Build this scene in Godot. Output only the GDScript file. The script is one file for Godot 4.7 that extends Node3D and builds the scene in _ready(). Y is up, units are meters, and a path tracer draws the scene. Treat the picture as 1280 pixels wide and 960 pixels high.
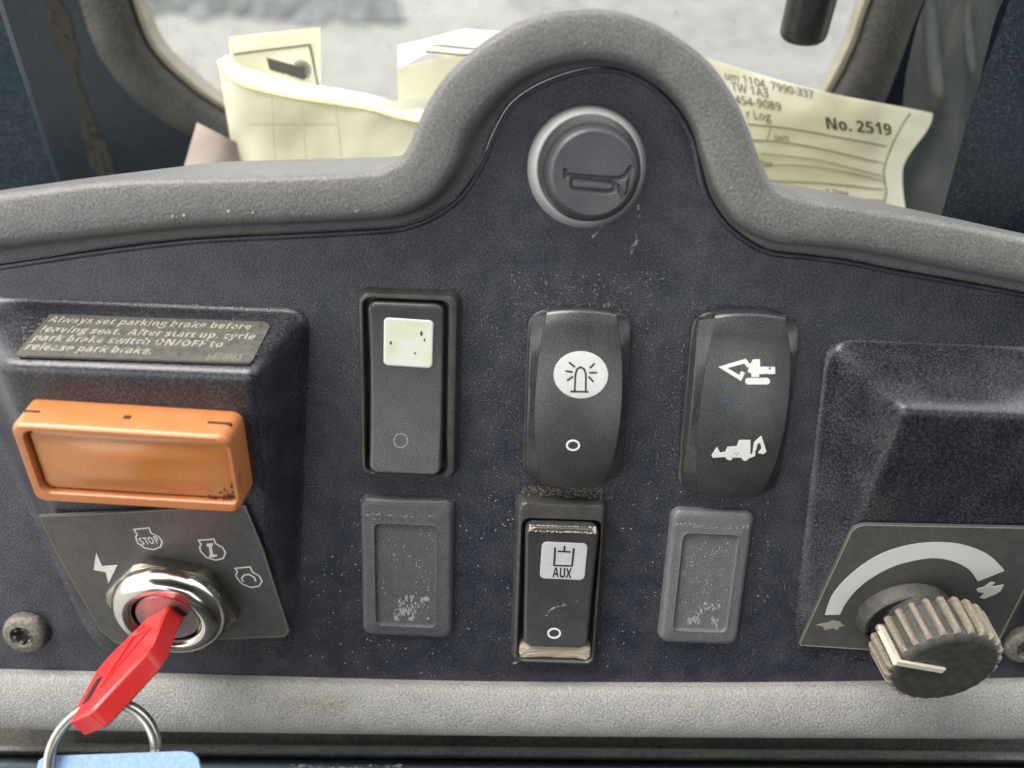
extends Node3D
# Close-up of a machine's switch panel. PANEL is the panel's frame: x to the right, y up along it, z out of it.

var PANEL := Transform3D(Basis(Vector3.RIGHT, deg_to_rad(-30.0)), Vector3(0, 1.3, 0))
var CAM: Transform3D
var M := {}
var taken := {}

# ------------------------------------------------------------------ mesh building
class MB:
	var t := PackedVector3Array()   # corners, three per face, counter-clockwise seen from outside

	func tri(a: Vector3, b: Vector3, c: Vector3) -> void:
		t.append(a); t.append(b); t.append(c)

	func quad(a: Vector3, b: Vector3, c: Vector3, d: Vector3) -> void:
		tri(a, b, c); tri(a, c, d)

	func strip(r0: PackedVector3Array, r1: PackedVector3Array, closed := true) -> void:
		var n := r0.size()
		for i in (n if closed else n - 1):
			var j := (i + 1) % n
			quad(r0[i], r0[j], r1[j], r1[i])

	func cap(r: PackedVector3Array, up := true, levels := 1) -> void:
		var c := Vector3.ZERO
		for p in r: c += p
		c /= r.size()
		var cur := r
		for k in range(1, levels):
			var nx := PackedVector3Array()
			for p in r: nx.append(p.lerp(c, float(k) / levels))
			if up: strip(cur, nx)
			else: strip(nx, cur)
			cur = nx
		for i in cur.size():
			var j := (i + 1) % cur.size()
			if up: tri(cur[i], cur[j], c)
			else: tri(cur[j], cur[i], c)

	func loft(rings: Array, end := true, start := false, levels := 1) -> void:
		for k in rings.size() - 1: strip(rings[k], rings[k + 1])
		if end: cap(rings[-1], true, levels)
		if start: cap(rings[0], false)

	func rows(rs: Array) -> void:            # open rows
		for k in rs.size() - 1: strip(rs[k], rs[k + 1], false)

	func lathe(profile: Array, n := 64) -> void:   # [radius, z] from the outside bottom inwards; a last radius of 0 closes it
		var rings := []
		for p in profile:
			if p[0] <= 0.0: continue
			var r := PackedVector3Array()
			for i in n: r.append(Vector3(cos(TAU * i / n) * p[0], sin(TAU * i / n) * p[0], p[1]))
			rings.append(r)
		for k in rings.size() - 1: strip(rings[k], rings[k + 1])
		if profile[-1][0] <= 0.0:
			var c := Vector3(0, 0, profile[-1][1])
			var r: PackedVector3Array = rings[-1]
			for i in n: tri(r[i], r[(i + 1) % n], c)

	func poly(p: PackedVector2Array, z0: float, z1: float) -> void:   # a flat plate
		var q := PackedVector2Array()
		for v in p: q.append(v * 10000.0)
		if Geometry2D.is_polygon_clockwise(q):
			q.reverse(); p = p.duplicate(); p.reverse()
		var idx := Geometry2D.triangulate_polygon(q)
		for k in range(0, idx.size(), 3):
			var a := p[idx[k]]; var b := p[idx[k + 1]]; var c := p[idx[k + 2]]
			if (b - a).cross(c - a) < 0.0:
				var h := b; b = c; c = h
			tri(Vector3(a.x, a.y, z1), Vector3(b.x, b.y, z1), Vector3(c.x, c.y, z1))
			tri(Vector3(a.x, a.y, z0), Vector3(c.x, c.y, z0), Vector3(b.x, b.y, z0))
		for i in p.size():
			var a := p[i]; var b := p[(i + 1) % p.size()]
			quad(Vector3(a.x, a.y, z0), Vector3(b.x, b.y, z0), Vector3(b.x, b.y, z1), Vector3(a.x, a.y, z1))

	func ribbon(p: PackedVector2Array, width: float, closed: bool, z0: float, z1: float) -> void:   # a line of print
		var n := p.size()
		var l := PackedVector2Array(); var r := PackedVector2Array()
		for i in n:
			var a := p[(i - 1 + n) % n] if closed or i > 0 else p[i]
			var b := p[(i + 1) % n] if closed or i < n - 1 else p[i]
			var d0 := (p[i] - a).normalized() if p[i] != a else (b - p[i]).normalized()
			var d1 := (b - p[i]).normalized() if b != p[i] else d0
			var m := (d0 + d1).normalized()
			var nn := Vector2(-m.y, m.x)
			var w := width / 2.0 / maxf(0.45, absf(nn.dot(Vector2(-d0.y, d0.x))))
			l.append(p[i] + nn * w); r.append(p[i] - nn * w)
		for i in (n if closed else n - 1):
			var j := (i + 1) % n
			quad(v3(r[i], z1), v3(r[j], z1), v3(l[j], z1), v3(l[i], z1))
			quad(v3(r[i], z0), v3(r[j], z0), v3(r[j], z1), v3(r[i], z1))
			quad(v3(l[j], z0), v3(l[i], z0), v3(l[i], z1), v3(l[j], z1))
		if not closed:
			quad(v3(l[0], z0), v3(r[0], z0), v3(r[0], z1), v3(l[0], z1))
			quad(v3(r[n - 1], z0), v3(l[n - 1], z0), v3(l[n - 1], z1), v3(r[n - 1], z1))

	static func v3(p: Vector2, z: float) -> Vector3:
		return Vector3(p.x, p.y, z)

	func tube(path: PackedVector3Array, rad: float, sides := 14, closed := false, flat := 1.0, up := Vector3(0, 0, 1)) -> void:
		var rings := []
		var n := path.size()
		for i in n:
			var a := path[(i - 1 + n) % n] if closed else path[maxi(i - 1, 0)]
			var b := path[(i + 1) % n] if closed else path[mini(i + 1, n - 1)]
			var d := (b - a).normalized()
			var x := up.cross(d).normalized()
			var y := d.cross(x)
			var r := PackedVector3Array()
			for k in sides:
				r.append(path[i] + x * cos(TAU * k / sides) * rad + y * sin(TAU * k / sides) * rad * flat)
			rings.append(r)
		for k in (n if closed else n - 1): strip(rings[k], rings[(k + 1) % n])
		if not closed:
			cap(rings[-1]); cap(rings[0], false)

	func box(c: Vector3, s: Vector3, b := 0.0) -> void:   # chamfered box
		var rings := []
		var h := s / 2.0
		for k in [[-h.z, b], [-h.z + b, 0.0], [h.z - b, 0.0], [h.z, b]]:
			var x: float = h.x - k[1]; var y: float = h.y - k[1]; var z: float = k[0]
			rings.append(PackedVector3Array([c + Vector3(-x, -y, z), c + Vector3(x, -y, z), c + Vector3(x, y, z), c + Vector3(-x, y, z)]))
		loft(rings, true, true)

	func grid(f: Callable, nu: int, nv: int) -> void:
		var rs := []
		for j in nv + 1:
			var r := PackedVector3Array()
			for i in nu + 1: r.append(f.call(float(i) / nu, float(j) / nv))
			rs.append(r)
		rows(rs)

	func warp(f: Callable) -> MB:
		for i in t.size(): t[i] = f.call(t[i])
		return self

	func moved(x: Transform3D) -> MB:
		for i in t.size(): t[i] = x * t[i]
		return self

	func mesh(crease := 40.0) -> ArrayMesh:
		var lim := cos(deg_to_rad(crease))
		var fn := PackedVector3Array(); var fa := PackedVector3Array()
		var at := {}
		for k in range(0, t.size(), 3):
			var c := (t[k + 1] - t[k]).cross(t[k + 2] - t[k]) * 1.0e6
			fa.append(c); fn.append(c.normalized())
			for m in 3:
				var key := Vector3i((t[k + m] * 2.0e5).round())
				if not at.has(key): at[key] = PackedInt32Array()
				var l: PackedInt32Array = at[key]
				l.append(k / 3)
				at[key] = l
		var v := PackedVector3Array(); var nn := PackedVector3Array()
		v.resize(t.size()); nn.resize(t.size())
		for k in range(0, t.size(), 3):
			var f := k / 3
			for m in 3:
				var s := Vector3.ZERO
				var p := t[k + m]
				for g in at[Vector3i((p * 2.0e5).round())]:
					if fn[g].dot(fn[f]) > lim: s += fa[g]
				var o: int = k + [0, 2, 1][m]
				v[o] = p
				nn[o] = s.normalized() if s.length_squared() > 0.0 else fn[f]
		var arr := []
		arr.resize(Mesh.ARRAY_MAX)
		arr[Mesh.ARRAY_VERTEX] = v; arr[Mesh.ARRAY_NORMAL] = nn
		var am := ArrayMesh.new()
		am.add_surface_from_arrays(Mesh.PRIMITIVE_TRIANGLES, arr)
		return am

func height_mesh(h: Callable, a: Vector2, b: Vector2, nu: int, nv: int, floor_at: float, soft: int, passes: int) -> ArrayMesh:   # z = h(x, y) over a rectangle, edges rounded over soft cells; what lies below floor_at is left out
	var z := PackedFloat32Array()
	var w := nu + 1
	for j in nv + 1:
		for i in w: z.append(h.call(lerpf(a.x, b.x, float(i) / nu), lerpf(a.y, b.y, float(j) / nv)))
	for k in passes * 2:
		var step := 1 if k % 2 == 0 else w
		var n := w if k % 2 == 0 else nv + 1
		var o := z.duplicate()
		for line in (nv + 1 if k % 2 == 0 else w):
			var at := line * (w if k % 2 == 0 else 1)
			for i in n:
				var sum := 0.0
				for d in range(-soft, soft + 1): sum += z[at + clampi(i + d, 0, n - 1) * step]
				o[at + i * step] = sum / (2 * soft + 1)
		z = o
	var v := PackedVector3Array(); var nn := PackedVector3Array(); var idx := PackedInt32Array()
	var dx := (b.x - a.x) / nu; var dy := (b.y - a.y) / nv
	for j in nv + 1:
		for i in w:
			v.append(Vector3(lerpf(a.x, b.x, float(i) / nu), lerpf(a.y, b.y, float(j) / nv), z[j * w + i]))
			var i0 := maxi(i - 1, 0); var i1 := mini(i + 1, nu); var j0 := maxi(j - 1, 0); var j1 := mini(j + 1, nv)
			nn.append(Vector3((z[j * w + i0] - z[j * w + i1]) / (dx * (i1 - i0)), (z[j0 * w + i] - z[j1 * w + i]) / (dy * (j1 - j0)), 1.0).normalized())
	for j in nv:
		for i in nu:
			var k := j * w + i
			if maxf(maxf(v[k].z, v[k + 1].z), maxf(v[k + w].z, v[k + w + 1].z)) > floor_at:
				for q in [k, k + w + 1, k + 1, k, k + w, k + w + 1]: idx.append(q)
	var arr := []
	arr.resize(Mesh.ARRAY_MAX)
	arr[Mesh.ARRAY_VERTEX] = v; arr[Mesh.ARRAY_NORMAL] = nn; arr[Mesh.ARRAY_INDEX] = idx
	var am := ArrayMesh.new()
	am.add_surface_from_arrays(Mesh.PRIMITIVE_TRIANGLES, arr)
	return am

# ------------------------------------------------------------------ objects
func numbered(called: String, parent: Node) -> String:
	var key := str(parent.get_instance_id()) + called
	var n: int = taken.get(key, 0)
	taken[key] = n + 1
	return called if n == 0 else "%s_%03d" % [called, n]

func thing(called: String, label: String, category: String, at: Transform3D, group := "") -> Node3D:
	var o := Node3D.new()
	o.name = numbered(called, self)
	add_child(o, true)
	o.transform = at
	o.set_meta("label", label); o.set_meta("category", category)
	if group: o.set_meta("group", group)
	return o

func obj(called: String, shape, m: Material, parent: Node, at := Transform3D.IDENTITY, crease := 40.0, label := "") -> MeshInstance3D:
	var o := MeshInstance3D.new()
	o.name = numbered(called, parent)
	o.mesh = shape.mesh(crease) if shape is MB else shape
	o.material_override = m
	o.transform = at
	if label: o.set_meta("label", label)
	parent.add_child(o, true)
	return o

func struct(called: String, shape, m: Material, at := Transform3D.IDENTITY) -> MeshInstance3D:
	var o := obj(called, shape, m, self, at)
	o.set_meta("kind", "structure")
	return o

func stuff(o: MeshInstance3D) -> void:
	o.set_meta("kind", "stuff")

# ------------------------------------------------------------------ where things stand
func ray(px: float, py: float) -> Vector3:
	return CAM.basis * Vector3((px - 640.0) / 1000.0, (480.0 - py) / 1000.0, -1.0)

func hit(px: float, py: float, f: Transform3D) -> Vector3:      # the spot on the plane z = 0 of a frame, in that frame
	var inv := f.affine_inverse()
	var o := inv * CAM.origin
	var d := inv.basis * ray(px, py)
	return o - d * (o.z / d.z)

func lift(f: Transform3D, z: float) -> Transform3D:
	return f.translated_local(Vector3(0, 0, z))

func on(px: float, py: float, w := 0.0) -> Vector3:             # a spot at height w over the panel, in panel coordinates
	var p := hit(px, py, lift(PANEL, w))
	return Vector3(p.x, p.y, w)

func flat(f: Transform3D, pts: Array) -> PackedVector2Array:    # outline on a frame's plane
	var r := PackedVector2Array()
	for p in pts:
		var q := hit(p[0], p[1], f)
		r.append(Vector2(q.x, q.y))
	return r

func quad_frame(f: Transform3D, c: Array) -> Array:             # [frame at the middle of four corners (TL TR BR BL), width, height]
	var p := []
	for q in c: p.append(hit(q[0], q[1], f))
	var mid: Vector3 = (p[0] + p[1] + p[2] + p[3]) / 4.0
	var x: Vector3 = ((p[1] - p[0]) + (p[2] - p[3])) / 2.0
	var y: Vector3 = ((p[0] - p[3]) + (p[1] - p[2])) / 2.0
	var a := (atan2(x.y, x.x) + atan2(-y.x, y.y)) / 2.0
	return [f * Transform3D(Basis(Vector3(0, 0, 1), a), mid), x.length(), y.length()]

func rrect(w: float, h: float, r: float, z: float, n := 6, side := 1) -> PackedVector3Array:
	var out := PackedVector3Array()
	for k in 4:
		var cx: float = (w / 2 - r) * [1, -1, -1, 1][k]
		var cy: float = (h / 2 - r) * [1, 1, -1, -1][k]
		for i in n + 1:
			var a := PI / 2 * (k + float(i) / n)
			out.append(Vector3(cx + cos(a) * r, cy + sin(a) * r, z))
		if side > 1:                     # more corners along the straight run to the next round
			var from := out[-1]
			var to := from + Vector3([-1, 0, 1, 0][k] * (w - 2 * r), [0, -1, 0, 1][k] * (h - 2 * r), 0)
			for i in range(1, side): out.append(from.lerp(to, float(i) / side))
	return out

func rrect2(w: float, h: float, r: float) -> PackedVector2Array:
	var out := PackedVector2Array()
	for p in rrect(w, h, r, 0.0): out.append(Vector2(p.x, p.y))
	return out

func ring2(rx: float, ry: float, n := 28, c := Vector2.ZERO) -> PackedVector2Array:
	var out := PackedVector2Array()
	for i in n: out.append(c + Vector2(cos(TAU * i / n) * rx, sin(TAU * i / n) * ry))
	return out

func pv(a: Array, s := 1.0) -> PackedVector2Array:
	var out := PackedVector2Array()
	for p in a: out.append(Vector2(p[0], p[1]) * s)
	return out

func spline(a: Array, n: int) -> PackedVector2Array:            # a smooth line through traced points, n samples between two
	var out := PackedVector2Array()
	for i in a.size() - 1:
		var p0 := Vector2(a[maxi(i - 1, 0)][0], a[maxi(i - 1, 0)][1]); var p1 := Vector2(a[i][0], a[i][1])
		var p2 := Vector2(a[i + 1][0], a[i + 1][1]); var p3 := Vector2(a[mini(i + 2, a.size() - 1)][0], a[mini(i + 2, a.size() - 1)][1])
		for k in n: out.append(p1.cubic_interpolate(p2, p0, p3, float(k) / n))
	out.append(Vector2(a[-1][0], a[-1][1]))
	return out

# ------------------------------------------------------------------ textures and materials
func noise(size: int, sd: int, kind: int, freq: float, oct := 1, ret := 0) -> PackedByteArray:
	var f := FastNoiseLite.new()
	f.seed = sd; f.noise_type = kind; f.frequency = freq
	f.fractal_type = FastNoiseLite.FRACTAL_FBM if oct > 1 else FastNoiseLite.FRACTAL_NONE
	f.fractal_octaves = oct
	if kind == FastNoiseLite.TYPE_CELLULAR: f.cellular_return_type = ret
	return f.get_seamless_image(size, size).get_data()

func grain_texture(size: int, sd: int, freq: float, fine: float, pebble: float) -> ImageTexture:
	var a := noise(size, sd, FastNoiseLite.TYPE_CELLULAR, freq, 1, FastNoiseLite.RETURN_DISTANCE)
	var b := noise(size, sd + 5, FastNoiseLite.TYPE_SIMPLEX, freq * 1.6, 3)
	var d := PackedByteArray()
	d.resize(size * size)
	for i in size * size:
		d[i] = clampi(int(128.0 + pebble * (110.0 - a[i]) + fine * (b[i] - 128.0)), 0, 255)
	return ImageTexture.create_from_image(Image.create_from_data(size, size, false, Image.FORMAT_L8, d))

# colour with patches of dust: base and dust are real-world (linear) colours; cover 0..1 says how much of it is dusty, specks adds small bright flecks
func dust_texture(size: int, sd: int, base: Color, dust: Color, coarse: float, cover: float, hard: float, specks := 0.0, vary := 0.25, cw := 0.22) -> ImageTexture:
	var a := noise(size, sd, FastNoiseLite.TYPE_SIMPLEX_SMOOTH, coarse, 4)
	var b := noise(size, sd + 11, FastNoiseLite.TYPE_SIMPLEX, 0.11, 3)
	var c := noise(size, sd + 23, FastNoiseLite.TYPE_SIMPLEX, 0.33, 1)
	var d := PackedByteArray()
	d.resize(size * size * 3)
	var lut := PackedByteArray()
	lut.resize(1025)
	for i in 1025:
		lut[i] = clampi(int(255.0 * Color(i / 1024.0, 0, 0).linear_to_srgb().r + 0.5), 0, 255)
	for i in size * size:
		var x := a[i] / 255.0; var y := b[i] / 255.0; var z := c[i] / 255.0
		var k := clampf((x * cw + y * 0.28 + z * (0.72 - cw) - 1.0 + cover) * hard * 1.5 + 0.5, 0.0, 1.0) * (0.3 + 0.7 * z)
		if specks > 0.0 and z * 0.7 + x * 0.3 > 1.02 - specks: k = 1.0
		var m := 1.0 + vary * (z - 0.5 + y - 0.5)
		d[i * 3] = lut[clampi(int(1024.0 * lerpf(base.r, dust.r, k) * m), 0, 1024)]
		d[i * 3 + 1] = lut[clampi(int(1024.0 * lerpf(base.g, dust.g, k) * m), 0, 1024)]
		d[i * 3 + 2] = lut[clampi(int(1024.0 * lerpf(base.b, dust.b, k) * m), 0, 1024)]
	return ImageTexture.create_from_image(Image.create_from_data(size, size, false, Image.FORMAT_RGB8, d))

func plain(called: String, c: Color, rough: float, spec := 0.5, metal := 0.0) -> StandardMaterial3D:
	var m := StandardMaterial3D.new()
	m.resource_name = called
	m.albedo_color = c.linear_to_srgb()
	m.roughness = rough; m.metallic_specular = spec; m.metallic = metal
	M[called] = m
	return m

func textured(called: String, tex: Texture2D, mm: float, rough: float, bump: Texture2D = null, depth := 0.0, spec := 0.5, metal := 0.0) -> StandardMaterial3D:
	var m := plain(called, Color.WHITE, rough, spec, metal)
	m.albedo_texture = tex
	m.uv1_triplanar = true
	m.uv1_triplanar_sharpness = 4.0
	m.uv1_scale = Vector3.ONE * (1000.0 / mm)
	if bump:
		m.heightmap_enabled = true
		m.heightmap_texture = bump
		m.heightmap_scale = depth * 0.1          # depth in millimetres
	return m

func make_materials() -> void:
	var leather := grain_texture(512, 3, 0.105, 0.8, 0.9)
	var fine := grain_texture(1024, 9, 0.17, 0.9, 0.7)
	var navy := dust_texture(1024, 21, Color(0.0078, 0.0102, 0.0225), Color(0.070, 0.069, 0.068), 0.010, 0.45, 3.0, 0.10, 0.6, 0.24)
	textured("panel", navy, 95, 0.33, fine, 0.06, 0.45)
	textured("pod", dust_texture(512, 27, Color(0.0095, 0.0105, 0.018), Color(0.085, 0.083, 0.082), 0.012, 0.43, 2.2, 0.08, 0.35, 0.24), 80, 0.30, fine, 0.055, 0.5)
	textured("trim", dust_texture(512, 33, Color(0.094, 0.092, 0.089), Color(0.18, 0.174, 0.165), 0.012, 0.46, 2.0, 0.08, 0.6), 46, 0.5, leather, 0.085)
	textured("bar", dust_texture(512, 39, Color(0.165, 0.165, 0.16), Color(0.35, 0.34, 0.31), 0.012, 0.50, 2.0, 0.12, 0.5), 46, 0.62, leather, 0.14)
	textured("black", dust_texture(512, 45, Color(0.014, 0.014, 0.014), Color(0.11, 0.105, 0.092), 0.014, 0.44, 2.5, 0.08, 0.4), 30, 0.34, fine, 0.03)
	textured("rocker", dust_texture(512, 51, Color(0.018, 0.019, 0.022), Color(0.10, 0.10, 0.098), 0.012, 0.43, 2.0, 0.08, 0.5, 0.14), 40, 0.29, fine, 0.02, 0.6)
	textured("blank", dust_texture(512, 57, Color(0.026, 0.027, 0.030), Color(0.17, 0.17, 0.17), 0.016, 0.44, 2.4, 0.10, 0.6, 0.12), 32, 0.42, fine, 0.025)
	textured("blank_grey", dust_texture(512, 58, Color(0.055, 0.058, 0.062), Color(0.20, 0.20, 0.20), 0.016, 0.44, 2.2, 0.10, 0.5, 0.12), 32, 0.42, fine, 0.025)
	textured("facet", dust_texture(512, 63, Color(0.016, 0.016, 0.018), Color(0.09, 0.085, 0.075), 0.02, 0.40, 3.0, 0.02, 0.2), 30, 0.24, null, 0.0, 0.45)
	textured("horn_ring", dust_texture(512, 66, Color(0.33, 0.33, 0.325), Color(0.46, 0.45, 0.43), 0.01, 0.45, 2.0, 0.05, 0.2), 40, 0.35)
	textured("horn_cap", dust_texture(512, 69, Color(0.034, 0.036, 0.042), Color(0.09, 0.088, 0.086), 0.01, 0.40, 2.0, 0.05, 0.2), 40, 0.42)
	textured("plate", dust_texture(512, 75, Color(0.055, 0.055, 0.055), Color(0.14, 0.135, 0.12), 0.016, 0.46, 2.5, 0.10, 0.4), 36, 0.38)
	textured("sticker", dust_texture(512, 79, Color(0.060, 0.058, 0.052), Color(0.19, 0.18, 0.155), 0.02, 0.52, 2.5, 0.12, 0.4), 30, 0.35)
	textured("orange", dust_texture(512, 81, Color(0.52, 0.16, 0.040), Color(0.48, 0.25, 0.12), 0.012, 0.42, 1.6, 0.05, 0.15), 40, 0.36)
	textured("orange_lens", dust_texture(512, 87, Color(0.52, 0.165, 0.028), Color(0.45, 0.24, 0.12), 0.010, 0.46, 1.8, 0.04, 0.15), 40, 0.2)
	for o in ["orange", "orange_lens"]:
		M[o].clearcoat_enabled = true; M[o].clearcoat = 0.2; M[o].clearcoat_roughness = 0.2
	textured("chrome", dust_texture(512, 93, Color(0.72, 0.70, 0.66), Color(0.38, 0.33, 0.25), 0.012, 0.36, 3.0, 0.05, 0.1), 26, 0.17, null, 0.0, 0.5, 1.0)
	textured("nut", dust_texture(512, 95, Color(0.50, 0.47, 0.40), Color(0.24, 0.20, 0.14), 0.016, 0.50, 3.0, 0.10, 0.3), 22, 0.34, null, 0.0, 0.5, 1.0)
	textured("lock", dust_texture(256, 97, Color(0.50, 0.42, 0.41), Color(0.30, 0.24, 0.22), 0.02, 0.4, 2.0), 16, 0.42, null, 0.0, 0.5, 1.0)
	textured("key", dust_texture(512, 99, Color(0.60, 0.018, 0.020), Color(0.52, 0.06, 0.055), 0.012, 0.40, 1.6, 0.04, 0.15), 30, 0.32)
	textured("wire", dust_texture(256, 103, Color(0.55, 0.53, 0.48), Color(0.3, 0.27, 0.2), 0.02, 0.4, 2.5), 20, 0.3, null, 0.0, 0.5, 1.0)
	textured("tag", dust_texture(256, 105, Color(0.22, 0.34, 0.56), Color(0.30, 0.42, 0.60), 0.004, 0.45, 1.0, 0.0, 0.04), 90, 0.25)
	textured("knob", dust_texture(512, 107, Color(0.024, 0.024, 0.024), Color(0.12, 0.11, 0.092), 0.016, 0.43, 2.5, 0.12, 0.6, 0.3), 24, 0.45, fine, 0.04)
	textured("rib", dust_texture(512, 111, Color(0.34, 0.29, 0.215), Color(0.08, 0.062, 0.045), 0.03, 0.50, 4.0, 0.10, 0.5, 0.34), 16, 0.36, fine, 0.06)
	textured("rib_dark", dust_texture(512, 112, Color(0.05, 0.047, 0.043), Color(0.27, 0.235, 0.18), 0.03, 0.46, 4.0, 0.10, 0.5, 0.34), 16, 0.45, fine, 0.06)
	textured("rib_pale", dust_texture(512, 114, Color(0.36, 0.34, 0.30), Color(0.12, 0.08, 0.05), 0.03, 0.42, 4.0, 0.10, 0.5, 0.34), 16, 0.45, fine, 0.06)
	textured("cream", dust_texture(256, 113, Color(0.62, 0.54, 0.40), Color(0.40, 0.33, 0.23), 0.03, 0.45, 3.0, 0.08, 0.4), 12, 0.9, fine, 0.15)
	textured("dust", dust_texture(256, 115, Color(0.26, 0.225, 0.155), Color(0.15, 0.125, 0.085), 0.03, 0.45, 3.0, 0.08, 0.4), 12, 0.9, fine, 0.05)
	textured("dust_grey", dust_texture(256, 116, Color(0.17, 0.162, 0.145), Color(0.10, 0.095, 0.085), 0.03, 0.45, 3.0, 0.08, 0.4), 12, 0.9)
	textured("scuff", dust_texture(256, 117, Color(0.36, 0.36, 0.35), Color(0.20, 0.19, 0.18), 0.04, 0.45, 3.0), 10, 0.8)
	textured("screw", dust_texture(256, 119, Color(0.34, 0.32, 0.28), Color(0.07, 0.055, 0.04), 0.03, 0.50, 4.0, 0.08, 0.5, 0.4), 10, 0.38, fine, 0.08, 0.5, 0.8)
	plain("print", Color(0.66, 0.65, 0.62), 0.5)
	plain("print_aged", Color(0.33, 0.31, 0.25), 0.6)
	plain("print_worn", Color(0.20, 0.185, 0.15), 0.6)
	plain("white", Color(0.74, 0.74, 0.72), 0.4)
	textured("white_dull", dust_texture(256, 124, Color(0.56, 0.57, 0.56), Color(0.40, 0.39, 0.36), 0.02, 0.42, 2.5, 0.06, 0.2), 14, 0.5)
	textured("ivory", dust_texture(256, 126, Color(0.66, 0.62, 0.52), Color(0.34, 0.28, 0.19), 0.03, 0.42, 3.0, 0.06, 0.2), 12, 0.5)
	plain("blue_mark", Color(0.03, 0.09, 0.19), 0.5)
	plain("ink", Color(0.02, 0.02, 0.02), 0.5)
	plain("form_ink", Color(0.07, 0.07, 0.055), 0.7)
	plain("form_line", Color(0.22, 0.21, 0.15), 0.7)
	plain("slot", Color(0.06, 0.022, 0.008), 0.7)  # dark brown: painted slot shade on the lamp, also its grime
	plain("faint_line", Color(0.52, 0.49, 0.31), 0.8)
	plain("hole", Color(0.006, 0.006, 0.006), 0.7)
	var g := textured("indicator_lens", dust_texture(256, 121, Color(0.66, 0.67, 0.62), Color(0.60, 0.66, 0.36), 0.01, 0.44, 1.6, 0.0, 0.05, 0.7), 22, 0.3)
	g.subsurf_scatter_enabled = true; g.subsurf_scatter_strength = 0.03
	textured("gasket", dust_texture(512, 123, Color(0.028, 0.029, 0.029), Color(0.16, 0.145, 0.115), 0.010, 0.44, 3.0, 0.10, 0.4), 90, 0.6, fine, 0.1)
	textured("gasket_lip", dust_texture(256, 127, Color(0.42, 0.38, 0.30), Color(0.2, 0.17, 0.12), 0.03, 0.42, 2.0), 60, 0.6)
	textured("paint", dust_texture(1024, 129, Color(0.007, 0.014, 0.024), Color(0.045, 0.05, 0.05), 0.004, 0.38, 3.0, 0.04, 0.3), 240, 0.28)
	textured("paint_grey", dust_texture(512, 131, Color(0.030, 0.052, 0.070), Color(0.10, 0.12, 0.135), 0.004, 0.44, 1.4, 0.0, 0.1, 0.6), 260, 0.35)
	textured("dirt", dust_texture(256, 137, Color(0.075, 0.064, 0.045), Color(0.03, 0.028, 0.025), 0.03, 0.50, 3.0, 0.05, 0.4), 20, 0.9)
	var paper := textured("paper", dust_texture(512, 141, Color(0.93, 0.91, 0.835), Color(0.87, 0.85, 0.765), 0.006, 0.42, 1.5, 0.0, 0.04), 120, 0.8)
	paper.backlight_enabled = true; paper.backlight = Color(1.0, 1.0, 0.9)
	var pale := textured("paper_pale", dust_texture(512, 143, Color(0.93, 0.925, 0.88), Color(0.87, 0.865, 0.80), 0.006, 0.42, 1.5, 0.0, 0.04), 120, 0.8)
	pale.backlight_enabled = true; pale.backlight = Color(1.0, 1.0, 0.95)
	var pink := textured("paper_pink", dust_texture(256, 145, Color(0.50, 0.42, 0.36), Color(0.42, 0.34, 0.28), 0.01, 0.45, 1.5, 0.0, 0.06), 60, 0.8)
	pink.backlight_enabled = true; pink.backlight = Color(0.3, 0.25, 0.2)
	plain("yellow_edge", Color(0.76, 0.72, 0.26), 0.7)
	var gl := plain("glass", Color(0.95, 0.97, 0.96, 1.0), 0.02)
	gl.albedo_color.a = 0.06
	gl.transparency = BaseMaterial3D.TRANSPARENCY_ALPHA
	var gd := textured("glass_dust", dust_texture(512, 165, Color(0.36, 0.36, 0.34), Color(0.55, 0.54, 0.50), 0.012, 0.5, 2.5, 0.1, 0.5, 0.4), 120, 0.9)
	gd.albedo_color.a = 0.20
	gd.transparency = BaseMaterial3D.TRANSPARENCY_ALPHA
	var bag := plain("bag", Color(0.6, 0.62, 0.58, 1.0), 0.2)
	bag.albedo_color.a = 0.06
	bag.metallic_specular = 0.2
	bag.transparency = BaseMaterial3D.TRANSPARENCY_ALPHA
	textured("ground", dust_texture(1024, 151, Color(0.16, 0.158, 0.145), Color(0.24, 0.235, 0.215), 0.010, 0.52, 2.2, 0.08, 0.6, 0.45), 1500, 0.9)
	textured("asphalt", dust_texture(512, 153, Color(0.10, 0.105, 0.10), Color(0.22, 0.22, 0.21), 0.012, 0.48, 3.0, 0.08, 0.5, 0.4), 900, 0.9)
	plain("water", Color(0.10, 0.10, 0.09), 0.04)
	textured("grass", dust_texture(512, 157, Color(0.07, 0.082, 0.085), Color(0.22, 0.23, 0.23), 0.02, 0.46, 3.0, 0.1, 0.6), 700, 0.9)
	textured("roof", dust_texture(256, 161, Color(0.03, 0.03, 0.03), Color(0.04, 0.04, 0.04), 0.01, 0.5, 2.0), 300, 0.8)

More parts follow.
